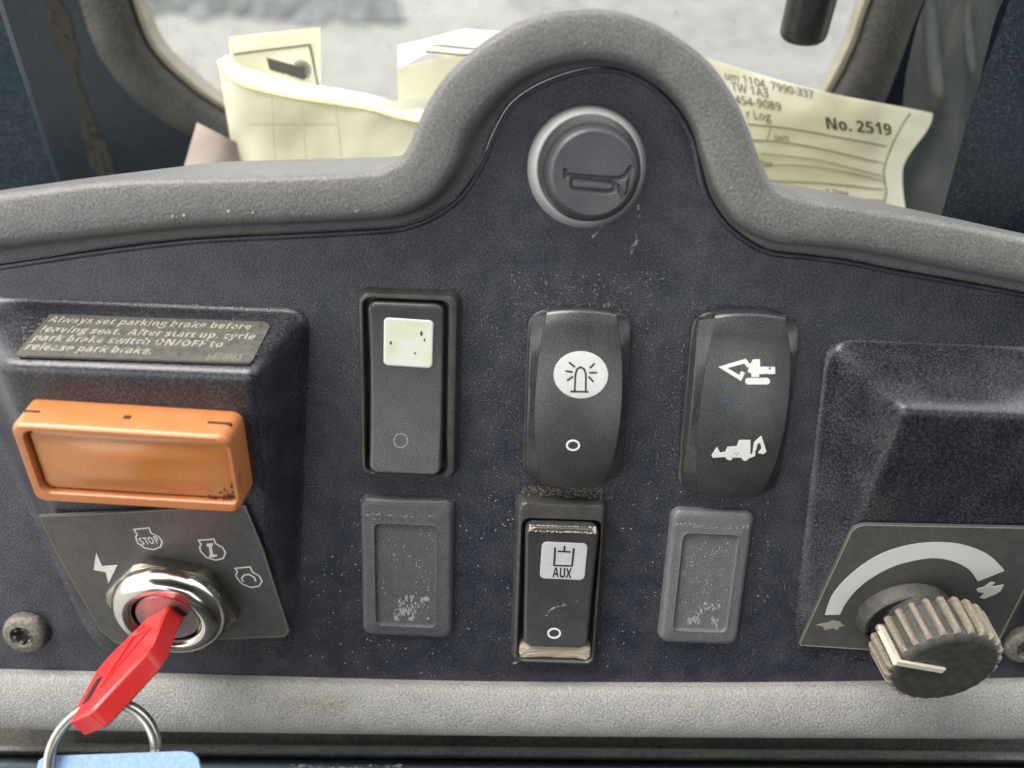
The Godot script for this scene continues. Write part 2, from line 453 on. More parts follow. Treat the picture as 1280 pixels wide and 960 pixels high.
# small irregular flecks of dirt or scuffed-off plastic lying on a surface: f maps a spot of the unit square to the surface
func flecks(f: Callable, n: int, smin: float, smax: float, sd: int, stretch := 1.0, thick := 0.00008, clump := 0.0) -> MB:
	var rng := RandomNumberGenerator.new()
	rng.seed = sd
	var mb := MB.new()
	var cu := 0.5; var cv := 0.5
	for k in n:
		if clump <= 0.0 or k % 9 == 0:
			cu = rng.randf(); cv = rng.randf()
		var u := cu; var v := cv
		if clump > 0.0:
			u = clampf(cu + rng.randfn() * clump, 0.0, 1.0); v = clampf(cv + rng.randfn() * clump, 0.0, 1.0)
		var c: Vector3 = f.call(u, v)
		var ex: Vector3 = (f.call(minf(u + 0.02, 1.02), v) - c).normalized()
		var ey: Vector3 = (f.call(u, minf(v + 0.02, 1.02)) - c).normalized()
		var nz := ex.cross(ey).normalized()
		ey = nz.cross(ex)
		var s := lerpf(smin, smax, pow(rng.randf(), 3.0))
		var ang := rng.randf_range(-0.6, 0.6)
		var m := 7
		var ring := PackedVector3Array()
		for i in m:
			var a := TAU * i / m
			var r := s * rng.randf_range(0.55, 1.0)
			var q := Vector2(cos(a) * r, sin(a) * r * stretch).rotated(ang)
			ring.append(c + ex * q.x + ey * q.y - nz * 0.00002)
		var top := c + nz * thick
		for i in m: mb.tri(ring[i], ring[(i + 1) % m], top)
	return mb

func text_mesh(s: String, size: float, depth: float, bold := false, align := HORIZONTAL_ALIGNMENT_LEFT) -> TextMesh:
	var f := SystemFont.new()
	f.font_names = PackedStringArray(["Droid Sans"])
	if bold: f.font_weight = 700
	var t := TextMesh.new()
	t.font = f; t.text = s; t.font_size = 32
	t.pixel_size = size / 32.0
	t.depth = depth
	t.curve_step = 2.0
	t.horizontal_alignment = align
	t.vertical_alignment = VERTICAL_ALIGNMENT_CENTER
	return t

func text_on(s: String, size: float, f: Callable, bold := false) -> ArrayMesh:     # lettering bent onto a surface: f maps (x, y, height over it)
	var t := text_mesh(s, size, 0.6, bold)
	var a := t.surface_get_arrays(0)
	var v: PackedVector3Array = a[Mesh.ARRAY_VERTEX]
	for i in v.size(): v[i] = f.call(v[i])
	var mb := MB.new()
	var idx: PackedInt32Array = a[Mesh.ARRAY_INDEX]
	for k in range(0, idx.size(), 3): mb.tri(v[idx[k]], v[idx[k + 2]], v[idx[k + 1]])
	return mb.mesh(30)

func crop(ox: float, oy: float, s: float, pts: Array) -> Array:      # spots read off an enlarged part of the photograph
	var r := []
	for p in pts: r.append([ox + p[0] / s, oy + p[1] / s])
	return r

func oval(cx: float, cy: float, rx: float, ry: float, n := 28) -> Array:
	var r := []
	for i in n: r.append([cx + cos(TAU * i / n) * rx, cy + sin(TAU * i / n) * ry])
	return r

func plane_of(p: Vector3, q: Vector3, r: Vector3) -> Vector3:        # w = x*u + y*v + z
	var n := (q - p).cross(r - p)
	return Vector3(-n.x / n.z, -n.y / n.z, n.dot(p) / n.z)

func height_at(pl: Vector3, u: float, v: float) -> float:
	return pl.x * u + pl.y * v + pl.z

func smin(a: float, b: float, k: float) -> float:
	var h := maxf(k - absf(a - b), 0.0) / k
	return minf(a, b) - h * h * k * 0.25

func face_frame(pl: Vector3, px: float, py: float, z := 0.0) -> Transform3D:
	var n := Vector3(-pl.x, -pl.y, 1).normalized()
	var x := Vector3(1, 0, pl.x).normalized()
	var f := PANEL * Transform3D(Basis(x, n.cross(x), n), Vector3(0, 0, pl.z))
	return lift(f.translated_local(hit(px, py, f)), z)

# ------------------------------------------------------------------ the scene
func _ready() -> void:
	var wc := Vector3(-14, -320, 1000).normalized()
	var vc := Vector3(0.045, 1, 0)
	vc = (vc - wc * vc.dot(wc)).normalized()
	var back := Basis(vc.cross(wc), vc, wc).transposed()
	CAM = PANEL * Transform3D(back, back * Vector3(0, 0, 0.189))
	var cam := Camera3D.new()
	cam.name = "camera"
	var lens := CameraAttributesPhysical.new()
	lens.frustum_focal_length = 25.0
	lens.frustum_focus_distance = 0.195
	lens.frustum_near = 0.01
	lens.frustum_far = 200.0
	lens.exposure_aperture = 8.0
	cam.attributes = lens
	add_child(cam)
	cam.transform = CAM
	cam.fov = rad_to_deg(2.0 * atan(0.48))
	cam.near = 0.01; cam.far = 200.0
	cam.current = true

	var env := Environment.new()
	env.background_mode = Environment.BG_SKY
	var sm := ProceduralSkyMaterial.new()
	sm.sky_top_color = Color(0.86, 0.88, 0.905)
	sm.sky_horizon_color = Color(0.94, 0.94, 0.93)
	sm.sky_curve = 0.2
	sm.ground_horizon_color = Color(0.60, 0.59, 0.56)
	sm.ground_bottom_color = Color(0.50, 0.49, 0.46)
	sm.sun_angle_max = 1.0
	env.sky = Sky.new()
	env.sky.sky_material = sm
	env.tonemap_mode = Environment.TONE_MAPPER_LINEAR
	env.tonemap_exposure = 4.4
	env.sdfgi_enabled = true; env.ssao_enabled = true; env.ssil_enabled = true
	var we := WorldEnvironment.new()
	we.name = "world_environment"
	we.environment = env
	add_child(we)
	var sun := DirectionalLight3D.new()
	sun.name = "sun"
	sun.light_energy = 0.42
	sun.light_color = Color(1.0, 0.985, 0.96)
	sun.light_angular_distance = 38.0
	sun.shadow_enabled = true
	add_child(sun)
	sun.basis = Basis.looking_at(Vector3(0.42, -0.82, 0.08))

	make_materials()
	outside()
	cab()
	panel()
	dash_trim()
	lower_edge()
	switches()
	blanks()
	horn()
	warning_lamp()
	ignition()
	throttle()
	papers()

var FACE_L: Vector3
var FACE_R: Vector3
var TOP_L: Vector3

func outside() -> void:
	var mb := MB.new()
	mb.grid(func(s, t): return Vector3(lerpf(-60, 60, s), 0, lerpf(60, -60, t)), 8, 8)
	struct("ground", mb, M.ground)
	var bank := func(u, v): return Vector3(lerpf(-3.6, -0.50 - 0.5 * v, u), 0.01, lerpf(-3.12, -4.6, v))
	var o := struct("gravel_bank", flecks(bank, 3500, 0.015, 0.085, 17, 1.0, 0.05), M.grass)
	var loose := func(u, v): return Vector3(lerpf(-1.6, 1.9, u), 0.002, lerpf(-1.5, -4.4, v))
	var lo := struct("loose_stones", flecks(loose, 1500, 0.003, 0.025, 18, 0.8, 0.008, 0.03), M.ground)
	lo.set_meta("kind", "stuff"); lo.set_meta("label", "loose grey stones scattered over the pale yard outside"); lo.set_meta("category", "stones")
	var pd := MB.new()
	pd.poly(ring2(0.34, 0.11, 40), 0.002, 0.006)  # pool added so its sky reflection gives a bright oval
	var pool := obj("added_puddle", pd, M.water, self, Transform3D(Basis(Vector3.RIGHT, -PI / 2), Vector3(0.90, 0, -2.9)), 30, "added shallow pool whose sky reflection stands for a bright oval, top right through the glass")
	pool.set_meta("category", "added_puddle")
	var tr := MB.new()
	tr.grid(func(s, t): return Vector3(lerpf(0.1, 1.7, s) + 0.2 * sin(t * 8.0), 0.004, lerpf(-2.45, -4.2, t) + 0.1 * sin(s * 11.0)), 24, 12)
	struct("asphalt_patch", tr, M.asphalt)
	o.set_meta("kind", "stuff"); o.set_meta("label", "dark gravel bank at the far edge of the yard, top left through the glass"); o.set_meta("category", "gravel")

var ZF := -0.165
func cab() -> void:
	var f := Transform3D(Basis(), Vector3(0, 1.3, ZF))
	var oi := [[[105, -5], [172, -8]], [[128, 60], [196, 52]], [[178, 120], [236, 94]], [[245, 162], [283, 128]], [[330, 195], [350, 160]], [[480, 212], [490, 178]], [[640, 218], [640, 184]], [[800, 216], [800, 182]], [[960, 200], [955, 165]], [[1050, 168], [1015, 128]], [[1096, 130], [1040, 95]], [[1122, 70], [1064, 45]], [[1150, -5], [1082, -8]]]
	var po := []; var pi := []
	for q in oi:
		var a := hit(q[0][0], q[0][1], f); var b := hit(q[1][0], q[1][1], f)
		po.append([a.x, a.y]); pi.append([b.x, b.y])
	# the frame goes on upwards to a rounded top, above what the picture shows
	var ro: float = po[-1][0]; var lo: float = po[0][0]; var ri: float = pi[-1][0]; var li: float = pi[0][0]
	po.append_array([[ro + 0.003, po[-1][1] + 0.045], [ro + 0.012, 0.2], [ro - 0.02, 0.48], [ro - 0.08, 0.53], [0.0, 0.54], [lo + 0.08, 0.53], [lo + 0.02, 0.48], [lo - 0.012, 0.2], [lo - 0.003, po[0][1] + 0.045], po[0]])
	pi.append_array([[ri + 0.003, pi[-1][1] + 0.045], [ri + 0.012, 0.2], [ri - 0.02, 0.47], [ri - 0.075, 0.515], [0.0, 0.525], [li + 0.075, 0.515], [li + 0.02, 0.47], [li - 0.012, 0.2], [li - 0.003, pi[0][1] + 0.045], pi[0]])
	var so := spline(po, 8); var si := spline(pi, 8)
	var n := so.size() - 1
	var prof := [[-0.02, -0.002], [0.0, 0.004], [0.12, 0.0085], [0.45, 0.0105], [0.75, 0.009], [0.88, 0.006], [0.9, 0.002], [1.0, 0.0005], [1.0, -0.004]]
	var rs := []
	for p in prof:
		var r := PackedVector3Array()
		for i in n:
			var q := so[i].lerp(si[i], p[0])
			r.append(Vector3(q.x, q.y, p[1]))
		rs.append(r)
	var w := thing("windshield", "dirty front windshield in a rounded black rubber gasket behind the dash", "windshield", f)
	var mb := MB.new()
	for k in rs.size() - 1: mb.strip(rs[k + 1], rs[k])
	obj("rubber_gasket", mb, M.gasket, w, Transform3D(), 50)
	var lip := MB.new()
	var l0 := PackedVector3Array(); var l1 := PackedVector3Array(); var l2 := PackedVector3Array(); var l3 := PackedVector3Array()
	for i in n:
		l0.append(MB.v3(so[i].lerp(si[i], 0.93), 0.001)); l1.append(MB.v3(so[i].lerp(si[i], 0.95), 0.0035))
		l2.append(MB.v3(so[i].lerp(si[i], 1.05), 0.0035)); l3.append(MB.v3(so[i].lerp(si[i], 1.09), -0.002))
	lip.strip(l1, l0); lip.strip(l2, l1); lip.strip(l3, l2)
	obj("locking_strip", lip, M.gasket_lip, w, Transform3D(), 60)
	var pane := MB.new()
	var edge := PackedVector2Array()
	for i in n: edge.append(so[i].lerp(si[i], 0.97))
	pane.poly(edge, -0.003, -0.0026)
	var front := MB.new()
	for k in range(0, pane.t.size(), 3):
		if (pane.t[k + 1] - pane.t[k]).cross(pane.t[k + 2] - pane.t[k]).z > 0.0 and pane.t[k].z > -0.0028: front.tri(pane.t[k], pane.t[k + 1], pane.t[k + 2])
	obj("glass_pane", front, M.glass, w)
	obj("dust_film", front, M.glass_dust, w, Transform3D(Basis(), Vector3(0, 0, 0.0005)))
	var spot := func(u, v): return Vector3(lerpf(-0.16, 0.16, u), lerpf(-0.06, 0.08, v), -0.0025)
	stuff(obj("dust_specks", flecks(spot, 5000, 0.00006, 0.0004, 15, 1.0, 0.00002, 0.05), M.scuff, w))
	# the painted sheet round it
	var sh := MB.new()
	var a0 := PackedVector3Array(); var a1 := PackedVector3Array(); var a2 := PackedVector3Array(); var a3 := PackedVector3Array()
	var c := Vector2(0, 0.2)
	for i in n:
		a0.append(MB.v3(so[i].lerp(si[i], 0.1), -0.004)); a1.append(MB.v3(so[i].lerp(si[i], 0.05), 0.0))
		var d := (so[i] - c)
		a2.append(MB.v3(so[i] + d.normalized() * 0.012, 0.0)); a3.append(MB.v3(so[i] + d.normalized() * lerpf(0.13, 0.055, smoothstep(0.0, 0.06, so[i].y)), 0.0))
	sh.strip(a1, a0); sh.strip(a2, a1); sh.strip(a3, a2)
	var fw := thing("cab_front_wall", "dark navy painted sheet metal wall around the windshield, streaked with dirt", "wall", f)
	obj("wall_sheet", sh, M.paint, fw, Transform3D(), 30)
	var dirt := func(x0, y0, x1, y1, wd): return func(s, t): return hit(lerpf(x0, x1, t) + (s - 0.5) * wd * (0.6 + 0.5 * sin(t * 9.0)), lerpf(y0, y1, t), lift(f, 0.0003)) + Vector3(0, 0, 0.0003)
	stuff(obj("dirt_streak", flecks(dirt.call(62, -10, 132, 225, 24), 900, 0.0002, 0.0016, 5, 2.0, 0.0001, 0.06), M.dirt, fw))
	stuff(obj("dirt_streak", flecks(dirt.call(1215, -10, 1150, 150, 24), 700, 0.0002, 0.0015, 6, 2.0, 0.0001, 0.06), M.dirt, fw))
	# side pillars nearer than the wall
	var fp := Transform3D(Basis(Vector3.UP, 0.35), Vector3(0, 1.3, ZF + 0.05))
	var pts := flat(fp, [[-110, -120], [-38, -120], [2, 20], [74, 240], [110, 350], [-110, 350]])
	var pl := MB.new()
	pl.poly(pts, -0.006, 0.0)
	var pil := thing("cab_pillar", "blue grey scuffed metal pillar plate at the left edge", "pillar", fp)
	obj("pillar_plate", pl, M.paint_grey, pil)
	var fq := Transform3D(Basis(Vector3.UP, -0.5), Vector3(0, 1.3, ZF + 0.06))
	var pr := MB.new()
	pr.poly(flat(fq, [[1340, -60], [1278, -60], [1262, 0], [1215, 130], [1160, 330], [1340, 380]]), -0.006, 0.0)
	var pir := thing("cab_pillar", "dark navy cab pillar in shade at the right edge", "pillar", fq)
	obj("pillar_plate", pr, M.paint, pir)
	# black rod end hanging in front of the glass
	var fr := Transform3D(Basis(Vector3.FORWARD, -0.05), Vector3(0, 1.3, ZF + 0.035))
	var p0 := hit(1003, 46, fr); var rad := (hit(1034, 30, fr) - hit(975, 30, fr)).length() / 2.0
	var rod := thing("wiper_motor_tube", "black plastic tube end hanging in front of the windshield", "tube", fr.translated_local(p0))
	var lt := MB.new()
	lt.lathe([[0.0001, 0.0], [rad * 0.9, 0.0], [rad * 0.97, 0.0006], [rad, 0.0018], [rad * 1.04, 0.05], [rad * 1.04, 0.12], [0, 0.12]], 48)
	for i in range(0, lt.t.size(), 3):
		pass
	obj("tube", lt, M.facet, rod, Transform3D(Basis(Vector3.RIGHT, -PI / 2), Vector3.ZERO))

	# unseen cab shell added to shade the dash; the left side stays open
	for q in [["added_roof", "dark roof out of view overhead, added to shade the dash", "roof", Vector3(0, 2.18, 0.72), Vector3(1.5, 0.05, 1.2)], ["added_side_wall", "closed right side wall out of view, added to keep the right side dark", "wall", Vector3(0.74, 1.25, 0.66), Vector3(0.04, 1.8, 1.28)], ["added_firewall", "dark unseen lower wall under the dash, added to block light from below", "wall", Vector3(0, 0.8, -0.21), Vector3(1.3, 0.82, 0.04)], ["dash_shelf", "dark shelf between the dash and the windshield", "shelf", Vector3(0, 1.195, -0.125), Vector3(0.7, 0.02, 0.12)], ["cab_floor", "dark cab floor", "floor", Vector3(0, 0.4, 0.55), Vector3(1.5, 0.05, 1.5)], ["added_rear_wall", "low rear wall out of view, added to limit light from behind", "wall", Vector3(0, 0.95, 1.28), Vector3(1.44, 1.05, 0.04)]]:
		var b := MB.new()
		b.box(Vector3.ZERO, q[4], 0.01)
		var o := obj(q[0], b, M.roof, self, Transform3D(Basis(), q[3]), 30, q[1])
		o.set_meta("category", q[2])
	var seat := thing("added_seat", "black seat out of view, added to darken what the panel mirrors", "seat", Transform3D(Basis(), Vector3(0, 0.42, 0.62)))  # seat added out of view so the panel mirrors something dark
	for q in [["cushion", Vector3(0, 0.34, 0), Vector3(0.5, 0.14, 0.5)], ["backrest", Vector3(0, 0.85, 0.28), Vector3(0.52, 0.92, 0.12)], ["base", Vector3(0, 0.13, 0), Vector3(0.34, 0.26, 0.34)]]:
		var b := MB.new()
		b.box(q[1], q[2], 0.03)
		obj(q[0], b, M.roof, seat, Transform3D(), 30)

func panel() -> void:
	var root := thing("control_panel", "dark navy textured plastic control panel with moulded housings and stickers", "control panel", PANEL)
	var seam := trim_line(2)
	var n := seam.size()
	var pts := []
	for i in n: pts.append(on(seam[i].x, seam[i].y))
	var rs := []
	var nv := 14
	for j in nv + 6: rs.append(PackedVector3Array())
	for i in n:
		var a: Vector3 = pts[maxi(i - 1, 0)]; var b: Vector3 = pts[mini(i + 1, n - 1)]
		var d := (b - a).normalized()
		var inn := Vector3(d.y, -d.x, 0)
		var top: Vector3 = pts[i] + inn * 0.0014
		var bot := on(seam[i].x, 895.0)
		for j in nv: rs[j].append(bot.lerp(top, float(j) / nv))
		rs[nv].append(top)
		rs[nv + 1].append(pts[i] + inn * 0.0010 + Vector3(0, 0, 0.00035))
		rs[nv + 2].append(pts[i] + inn * 0.0005 + Vector3(0, 0, 0.0005))
		rs[nv + 3].append(pts[i] + inn * 0.0001 + Vector3(0, 0, 0.0003))
		rs[nv + 4].append(pts[i] + Vector3(0, 0, -0.0002))
		rs[nv + 5].append(pts[i] + Vector3(0, 0, -0.003))
	var mb := MB.new()
	mb.rows(rs)
	obj("panel_plate", mb, M.panel, root, Transform3D(), 50)
	# the two wedge-shaped housings moulded onto it
	var H := 0.0228; var B := -0.0004; var HR := 0.0255
	FACE_L = plane_of(on(-5, 456, H), on(325, 468, H), on(240, 803, B))
	TOP_L = plane_of(on(-5, 450, H), on(325, 463, H), on(200, 388, 0))
	var side_l := plane_of(on(325, 466, H), on(363, 800, B), on(376, 424, 0))
	var left_l := plane_of(on(-5, 455, H), on(122, 800, B), on(-58, 415, 0))
	FACE_R = plane_of(on(1121, 511, HR), on(1290, 517, HR), on(1120, 815, B))
	var top_r := plane_of(on(1121, 506, HR), on(1290, 513, HR), on(1180, 437, 0))
	var side_r := plane_of(on(1119, 508, HR), on(1001, 806, B), on(1045, 466, 0))
	var right_r := plane_of(on(1452, 520, HR), on(1242, 815, B), on(1470, 470, 0))
	var sides := [[FACE_L, TOP_L, side_l, left_l, on(-140, 350), on(420, 860)], [FACE_R, top_r, side_r, right_r, on(940, 400), on(1500, 870)]]
	for q in sides:
		var h := func(u: float, v: float) -> float:
			var w := smin(height_at(q[0], u, v), height_at(q[1], u, v), 0.004)
			w = smin(w, height_at(q[2], u, v), 0.003)
			w = smin(w, height_at(q[3], u, v), 0.003)
			return -smin(-w, 0.0, 0.003) - 0.0002
		obj("switch_housing", height_mesh(h, Vector2(q[4].x, q[5].y), Vector2(q[5].x, q[4].y), 280, 280, -0.00015, 3, 3), M.pod, root)
	# safety sticker on the left housing
	var ft := face_frame(TOP_L, 180, 420, 0.0003)
	var st := MB.new()
	st.poly(flat(ft, crop(0, 340, 3.2, [[200, 168], [1050, 198], [1072, 204], [1078, 220], [1010, 352], [995, 362], [975, 362], [70, 332], [66, 322]])), -0.0005, 0.0)
	var sk := obj("warning_sticker", st, M.sticker, root, PANEL.affine_inverse() * ft, 30, "worn olive grey sticker printed with parking brake instructions")
	var e0 := hit(19, 443, ft); var e1 := hit(312, 454, ft)
	var dx := (e1 - e0).normalized(); var dy := Vector3(-dx.y, dx.x, 0)
	var lines := [["Always set parking brake before", [200, 190], [1005, 220]], ["leaving seat.  After start up, cycle", [165, 228], [1015, 262]], ["park brake switch ON/OFF to", [135, 262], [885, 294]], ["release park brake.", [105, 298], [605, 318]], ["6690963", [830, 338], [965, 346]]]
	for ln in lines:
		var a := hit(ln[1][0] / 3.2, 340 + ln[1][1] / 3.2, ft); var b := hit(ln[2][0] / 3.2, 340 + ln[2][1] / 3.2, ft)
		var t := text_mesh(ln[0], 0.0032 if ln[0] != "6690963" else 0.0016, 0.00012, true)
		var wide := t.get_aabb().size.x
		var k := a.distance_to(b) / wide
		obj("lettering", t, M.print_worn if ln[0] == "6690963" else M.print_aged, sk, Transform3D(Basis(dx * k, dy * 1.1, Vector3(0, 0, 1)), a + Vector3(0, 0, 0.00003)))
	var worn := func(u, v): return hit(lerpf(30, 325, u), lerpf(446, 398, v), ft) + Vector3(0, 0, 0.00016)
	stuff(obj("worn_patch", flecks(worn, 900, 0.0001, 0.0007, 47, 0.6, 0.00003, 0.05), M.sticker, sk))
	# ignition decal plate
	var fi := face_frame(FACE_L, 221, 748, 0.0009)
	var dp := MB.new()
	dp.poly(flat(fi, [[48, 645], [306, 632], [330, 690], [362, 790], [356, 797], [250, 801], [146, 806], [124, 788], [72, 696]]), -0.0006, 0.0)
	var plate := obj("ignition_decal", dp, M.plate, root, PANEL.affine_inverse() * fi, 30, "dark grey decal plate with white engine symbols")
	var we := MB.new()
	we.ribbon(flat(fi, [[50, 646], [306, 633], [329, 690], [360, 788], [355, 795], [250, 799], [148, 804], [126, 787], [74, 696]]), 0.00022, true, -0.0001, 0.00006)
	obj("pale_edge", we, M.print_worn, plate, Transform3D(), 30)  # thin pale line along the plate's outline
	var pr := func(shape: MB, called := "symbol"): obj(called, shape, M.print, plate, Transform3D(), 30)
	var cr := func(p): return flat(fi, crop(100, 640, 5.333, p))
	var wd := hit(211, 650, fi).distance_to(hit(209, 650, fi))
	for q in [[[360, 115], [460, 105], [475, 140], [525, 163], [548, 195], [538, 232], [490, 250], [430, 238], [385, 205], [372, 165], [382, 150]], [[790, 188], [892, 180], [905, 210], [950, 235], [970, 270], [955, 308], [905, 320], [845, 303], [805, 262], [798, 232], [808, 215]], [[1035, 375], [1135, 365], [1150, 400], [1195, 425], [1213, 460], [1195, 493], [1140, 503], [1080, 478], [1045, 437], [1040, 415], [1050, 400]]]:
		var m := MB.new()
		m.ribbon(cr.call(q), wd, true, -0.0001, 0.00008)
		pr.call(m, "engine_symbol")
	var bolt := MB.new()
	bolt.poly(cr.call([[108, 272], [150, 360], [250, 352], [190, 475], [172, 400], [92, 385]]), -0.0001, 0.00008)
	pr.call(bolt, "bolt_symbol")
	var ib := MB.new()
	ib.poly(cr.call([[843, 212], [885, 206], [888, 222], [878, 226], [888, 284], [912, 282], [914, 297], [862, 304], [860, 290], [868, 287], [858, 229], [846, 230]]), -0.0001, 0.00008)
	pr.call(ib, "running_symbol")
	var arc := MB.new()
	arc.ribbon(cr.call([[1088, 464], [1078, 440], [1098, 418], [1130, 416], [1162, 436], [1172, 462]]), wd * 1.2, false, -0.0001, 0.00008)
	pr.call(arc, "start_symbol")
	var so: Vector2 = cr.call([[462, 190]])[0]
	var s0: Vector2 = cr.call([[400, 194]])[0]; var s1: Vector2 = cr.call([[522, 180]])[0]
	var tm := text_mesh("STOP", 0.0021, 0.00015, true, HORIZONTAL_ALIGNMENT_CENTER)
	var ang := (s1 - s0).angle()
	var kx := s0.distance_to(s1) / tm.get_aabb().size.x
	obj("lettering", tm, M.print, plate, Transform3D(Basis(Vector3(cos(ang), sin(ang), 0) * kx, Vector3(-sin(ang), cos(ang), 0), Vector3(0, 0, 1)), Vector3(so.x, so.y, 0.00003)))
	# throttle decal plate
	var fk := face_frame(FACE_R, 1121, 754, 0.0009)
	var kp := MB.new()
	kp.poly(flat(fk, crop(1000, 640, 3.693, [[275, 62], [300, 56], [1200, 74], [900, 646], [310, 638], [0, 618], [-4, 606], [232, 92], [250, 72]])), -0.0006, 0.0)
	var kplate := obj("throttle_decal", kp, M.plate, root, PANEL.affine_inverse() * fk, 30, "dark grey decal plate with a white swelling speed arc")
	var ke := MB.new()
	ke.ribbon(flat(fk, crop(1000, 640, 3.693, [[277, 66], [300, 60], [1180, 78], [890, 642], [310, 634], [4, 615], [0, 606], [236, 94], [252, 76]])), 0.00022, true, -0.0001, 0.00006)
	obj("pale_edge", ke, M.print_aged, kplate, Transform3D(), 30)  # thin pale line round this plate too
	var band := MB.new()
	var arcs: Array = []
	for v in spline([[115, 475], [150, 380], [230, 290], [340, 210], [450, 165], [570, 142], [700, 142], [800, 165], [880, 205], [945, 270]], 5): arcs.append([v.x, v.y])
	for v in spline([[820, 320], [780, 265], [710, 228], [620, 212], [520, 225], [420, 255], [320, 310], [250, 370], [205, 430], [185, 473]], 5): arcs.append([v.x, v.y])
	band.poly(flat(fk, crop(1000, 640, 3.693, arcs)), -0.0001, 0.00008)
	obj("speed_arc", band, M.print, kplate, Transform3D(), 30)
	var tu := MB.new()
	tu.poly(flat(fk, crop(1000, 640, 3.693, [[75, 520], [130, 510], [150, 500], [180, 505], [205, 525], [180, 530], [175, 545], [150, 535], [115, 545], [105, 528]])), -0.0001, 0.00008)
	obj("tortoise_symbol", tu, M.print_aged, kplate, Transform3D(), 30)
	var ra := MB.new()
	ra.poly(flat(fk, crop(1000, 640, 3.693, [[815, 355], [850, 345], [880, 322], [900, 325], [882, 345], [940, 335], [925, 365], [900, 380], [850, 400], [830, 395], [850, 375], [820, 368]])), -0.0001, 0.00008)
	obj("hare_symbol", ra, M.print, kplate, Transform3D(), 30)
	# screws
	for q in [[35, 788, 27.0], [1275, 803, 24.0], [-6, 411, 14.0]]:
		var c := on(q[0], q[1]); var r := on(q[0] + q[2], q[1]).distance_to(c)
		var sc := MB.new()
		sc.lathe([[r * 0.98, -0.0005], [r, 0.0012], [r * 0.92, 0.0022], [r * 0.75, 0.0028], [r * 0.52, 0.0030], [r * 0.46, 0.0022], [r * 0.42, 0.0006], [0, 0.0004]], 36)
		var so2 := obj("screw", sc, M.screw, root, Transform3D(Basis(), c), 35)
		var pin := MB.new()
		for k in 6:
			var a := TAU * k / 6.0 + 0.3
			pin.box(Vector3(cos(a) * r * 0.4, sin(a) * r * 0.4, 0.0014), Vector3(r * 0.16, r * 0.16, 0.0024), 0.0001)
		obj("drive_lobe", pin, M.screw, so2)
	var fine_lines := MB.new()
	var rng := RandomNumberGenerator.new()
	rng.seed = 77
	for k in 90:
		var a := on(rng.randf_range(380, 1000), rng.randf_range(300, 840)); var d := Vector2.from_angle(rng.randf_range(-2.2, -0.6)) * rng.randf_range(0.0008, 0.0042)
		fine_lines.ribbon(PackedVector2Array([Vector2(a.x, a.y), Vector2(a.x, a.y) + d * 0.5 + d.orthogonal() * 0.06, Vector2(a.x, a.y) + d]), rng.randf_range(0.00004, 0.00010), false, -0.0001, 0.00003 + k * 0.0000002)
	stuff(obj("fine_scratches", fine_lines, M.dust_grey, root, Transform3D(), 30))
	# dirt and pale scuffs lying on the panel
	var area := func(x0, y0, x1, y1): return func(s, t): return on(lerpf(x0, x1, s), lerpf(y1, y0, t), 0.00006)
	stuff(obj("dust_flecks", flecks(area.call(380, 600, 960, 845), 900, 0.00005, 0.0003, 41, 1.0, 0.00006, 0.03), M.scuff, root))
	stuff(obj("dust_flecks", flecks(area.call(580, 380, 860, 640), 1600, 0.00004, 0.00022, 44, 1.0, 0.00004, 0.045), M.dust, root))
	stuff(obj("dust_flecks", flecks(area.call(400, 300, 1010, 850), 2200, 0.00004, 0.00018, 45, 1.0, 0.00004, 0.05), M.dust_grey, root))
	stuff(obj("dust_flecks", flecks(area.call(640, 340, 830, 388), 420, 0.00006, 0.00028, 42, 1.0, 0.00004, 0.07), M.dust, root))
	stuff(obj("dust_flecks", flecks(area.call(645, 608, 765, 630), 500, 0.00005, 0.00022, 43, 1.0, 0.00005, 0.10), M.dust, root))
	for q in [[742, 296, 752, 283], [786, 322, 792, 306], [795, 305, 798, 292], [800, 272, 797, 256], [640, 832, 648, 826], [560, 630, 570, 622]]:
		var s := MB.new()
		var a := on(q[0], q[1]); var b := on(q[2], q[3])
		var line := func(u, v): return a.lerp(b, v) + Vector3((u - 0.5) * 0.0006, 0, 0)
		s = flecks(line, 26, 0.00006, 0.00034, int(q[0]), 1.8, 0.00006, 0.25)
		stuff(obj("scratch", s, M.scuff, root, Transform3D(), 30))

func trim_line(which: int) -> PackedVector2Array:     # 0 outer edge, 1 crest of the inner wall, 2 seam with the panel
	var a := [[[-60, 250], [-60, 312], [-60, 340]], [[0, 241], [0, 306], [0, 331]], [[142, 223], [142, 291], [142, 310]], [[250, 219], [248, 281], [248, 298]], [[365, 216], [365, 277], [365, 292]],
		[[455, 212], [465, 272], [459, 287]], [[490, 203], [503, 266], [506, 282]], [[510, 184], [540, 247], [546, 266]], [[523, 152], [568, 210], [577, 241]], [[540, 119], [584, 168], [601, 203]], [[565, 86], [609, 134], [617, 165]],
		[[613, 46], [640, 105], [640, 128]], [[666, 20], [680, 83], [680, 102]], [[725, 10], [730, 73], [735, 85]], [[775, 14], [773, 77], [780, 88]], [[825, 33], [815, 94], [822, 110]], [[879, 71], [848, 125], [852, 141]],
		[[912, 112], [868, 158], [869, 172]], [[932, 152], [880, 196], [876, 202]], [[946, 191], [889, 222], [882, 230]], [[958, 218], [900, 247], [892, 254]], [[975, 235], [926, 281], [915, 284]], [[1005, 245], [970, 301], [957, 311]], [[1045, 251], [1020, 306], [1005, 318]],
		[[1088, 259], [1075, 312], [1060, 325]], [[1134, 266], [1130, 322], [1120, 337]], [[1210, 281], [1208, 338], [1200, 351]], [[1280, 296], [1280, 352], [1280, 366]], [[1350, 311], [1350, 367], [1350, 381]]]
	var r := []
	for q in a: r.append(q[which])
	return spline(r, 7)

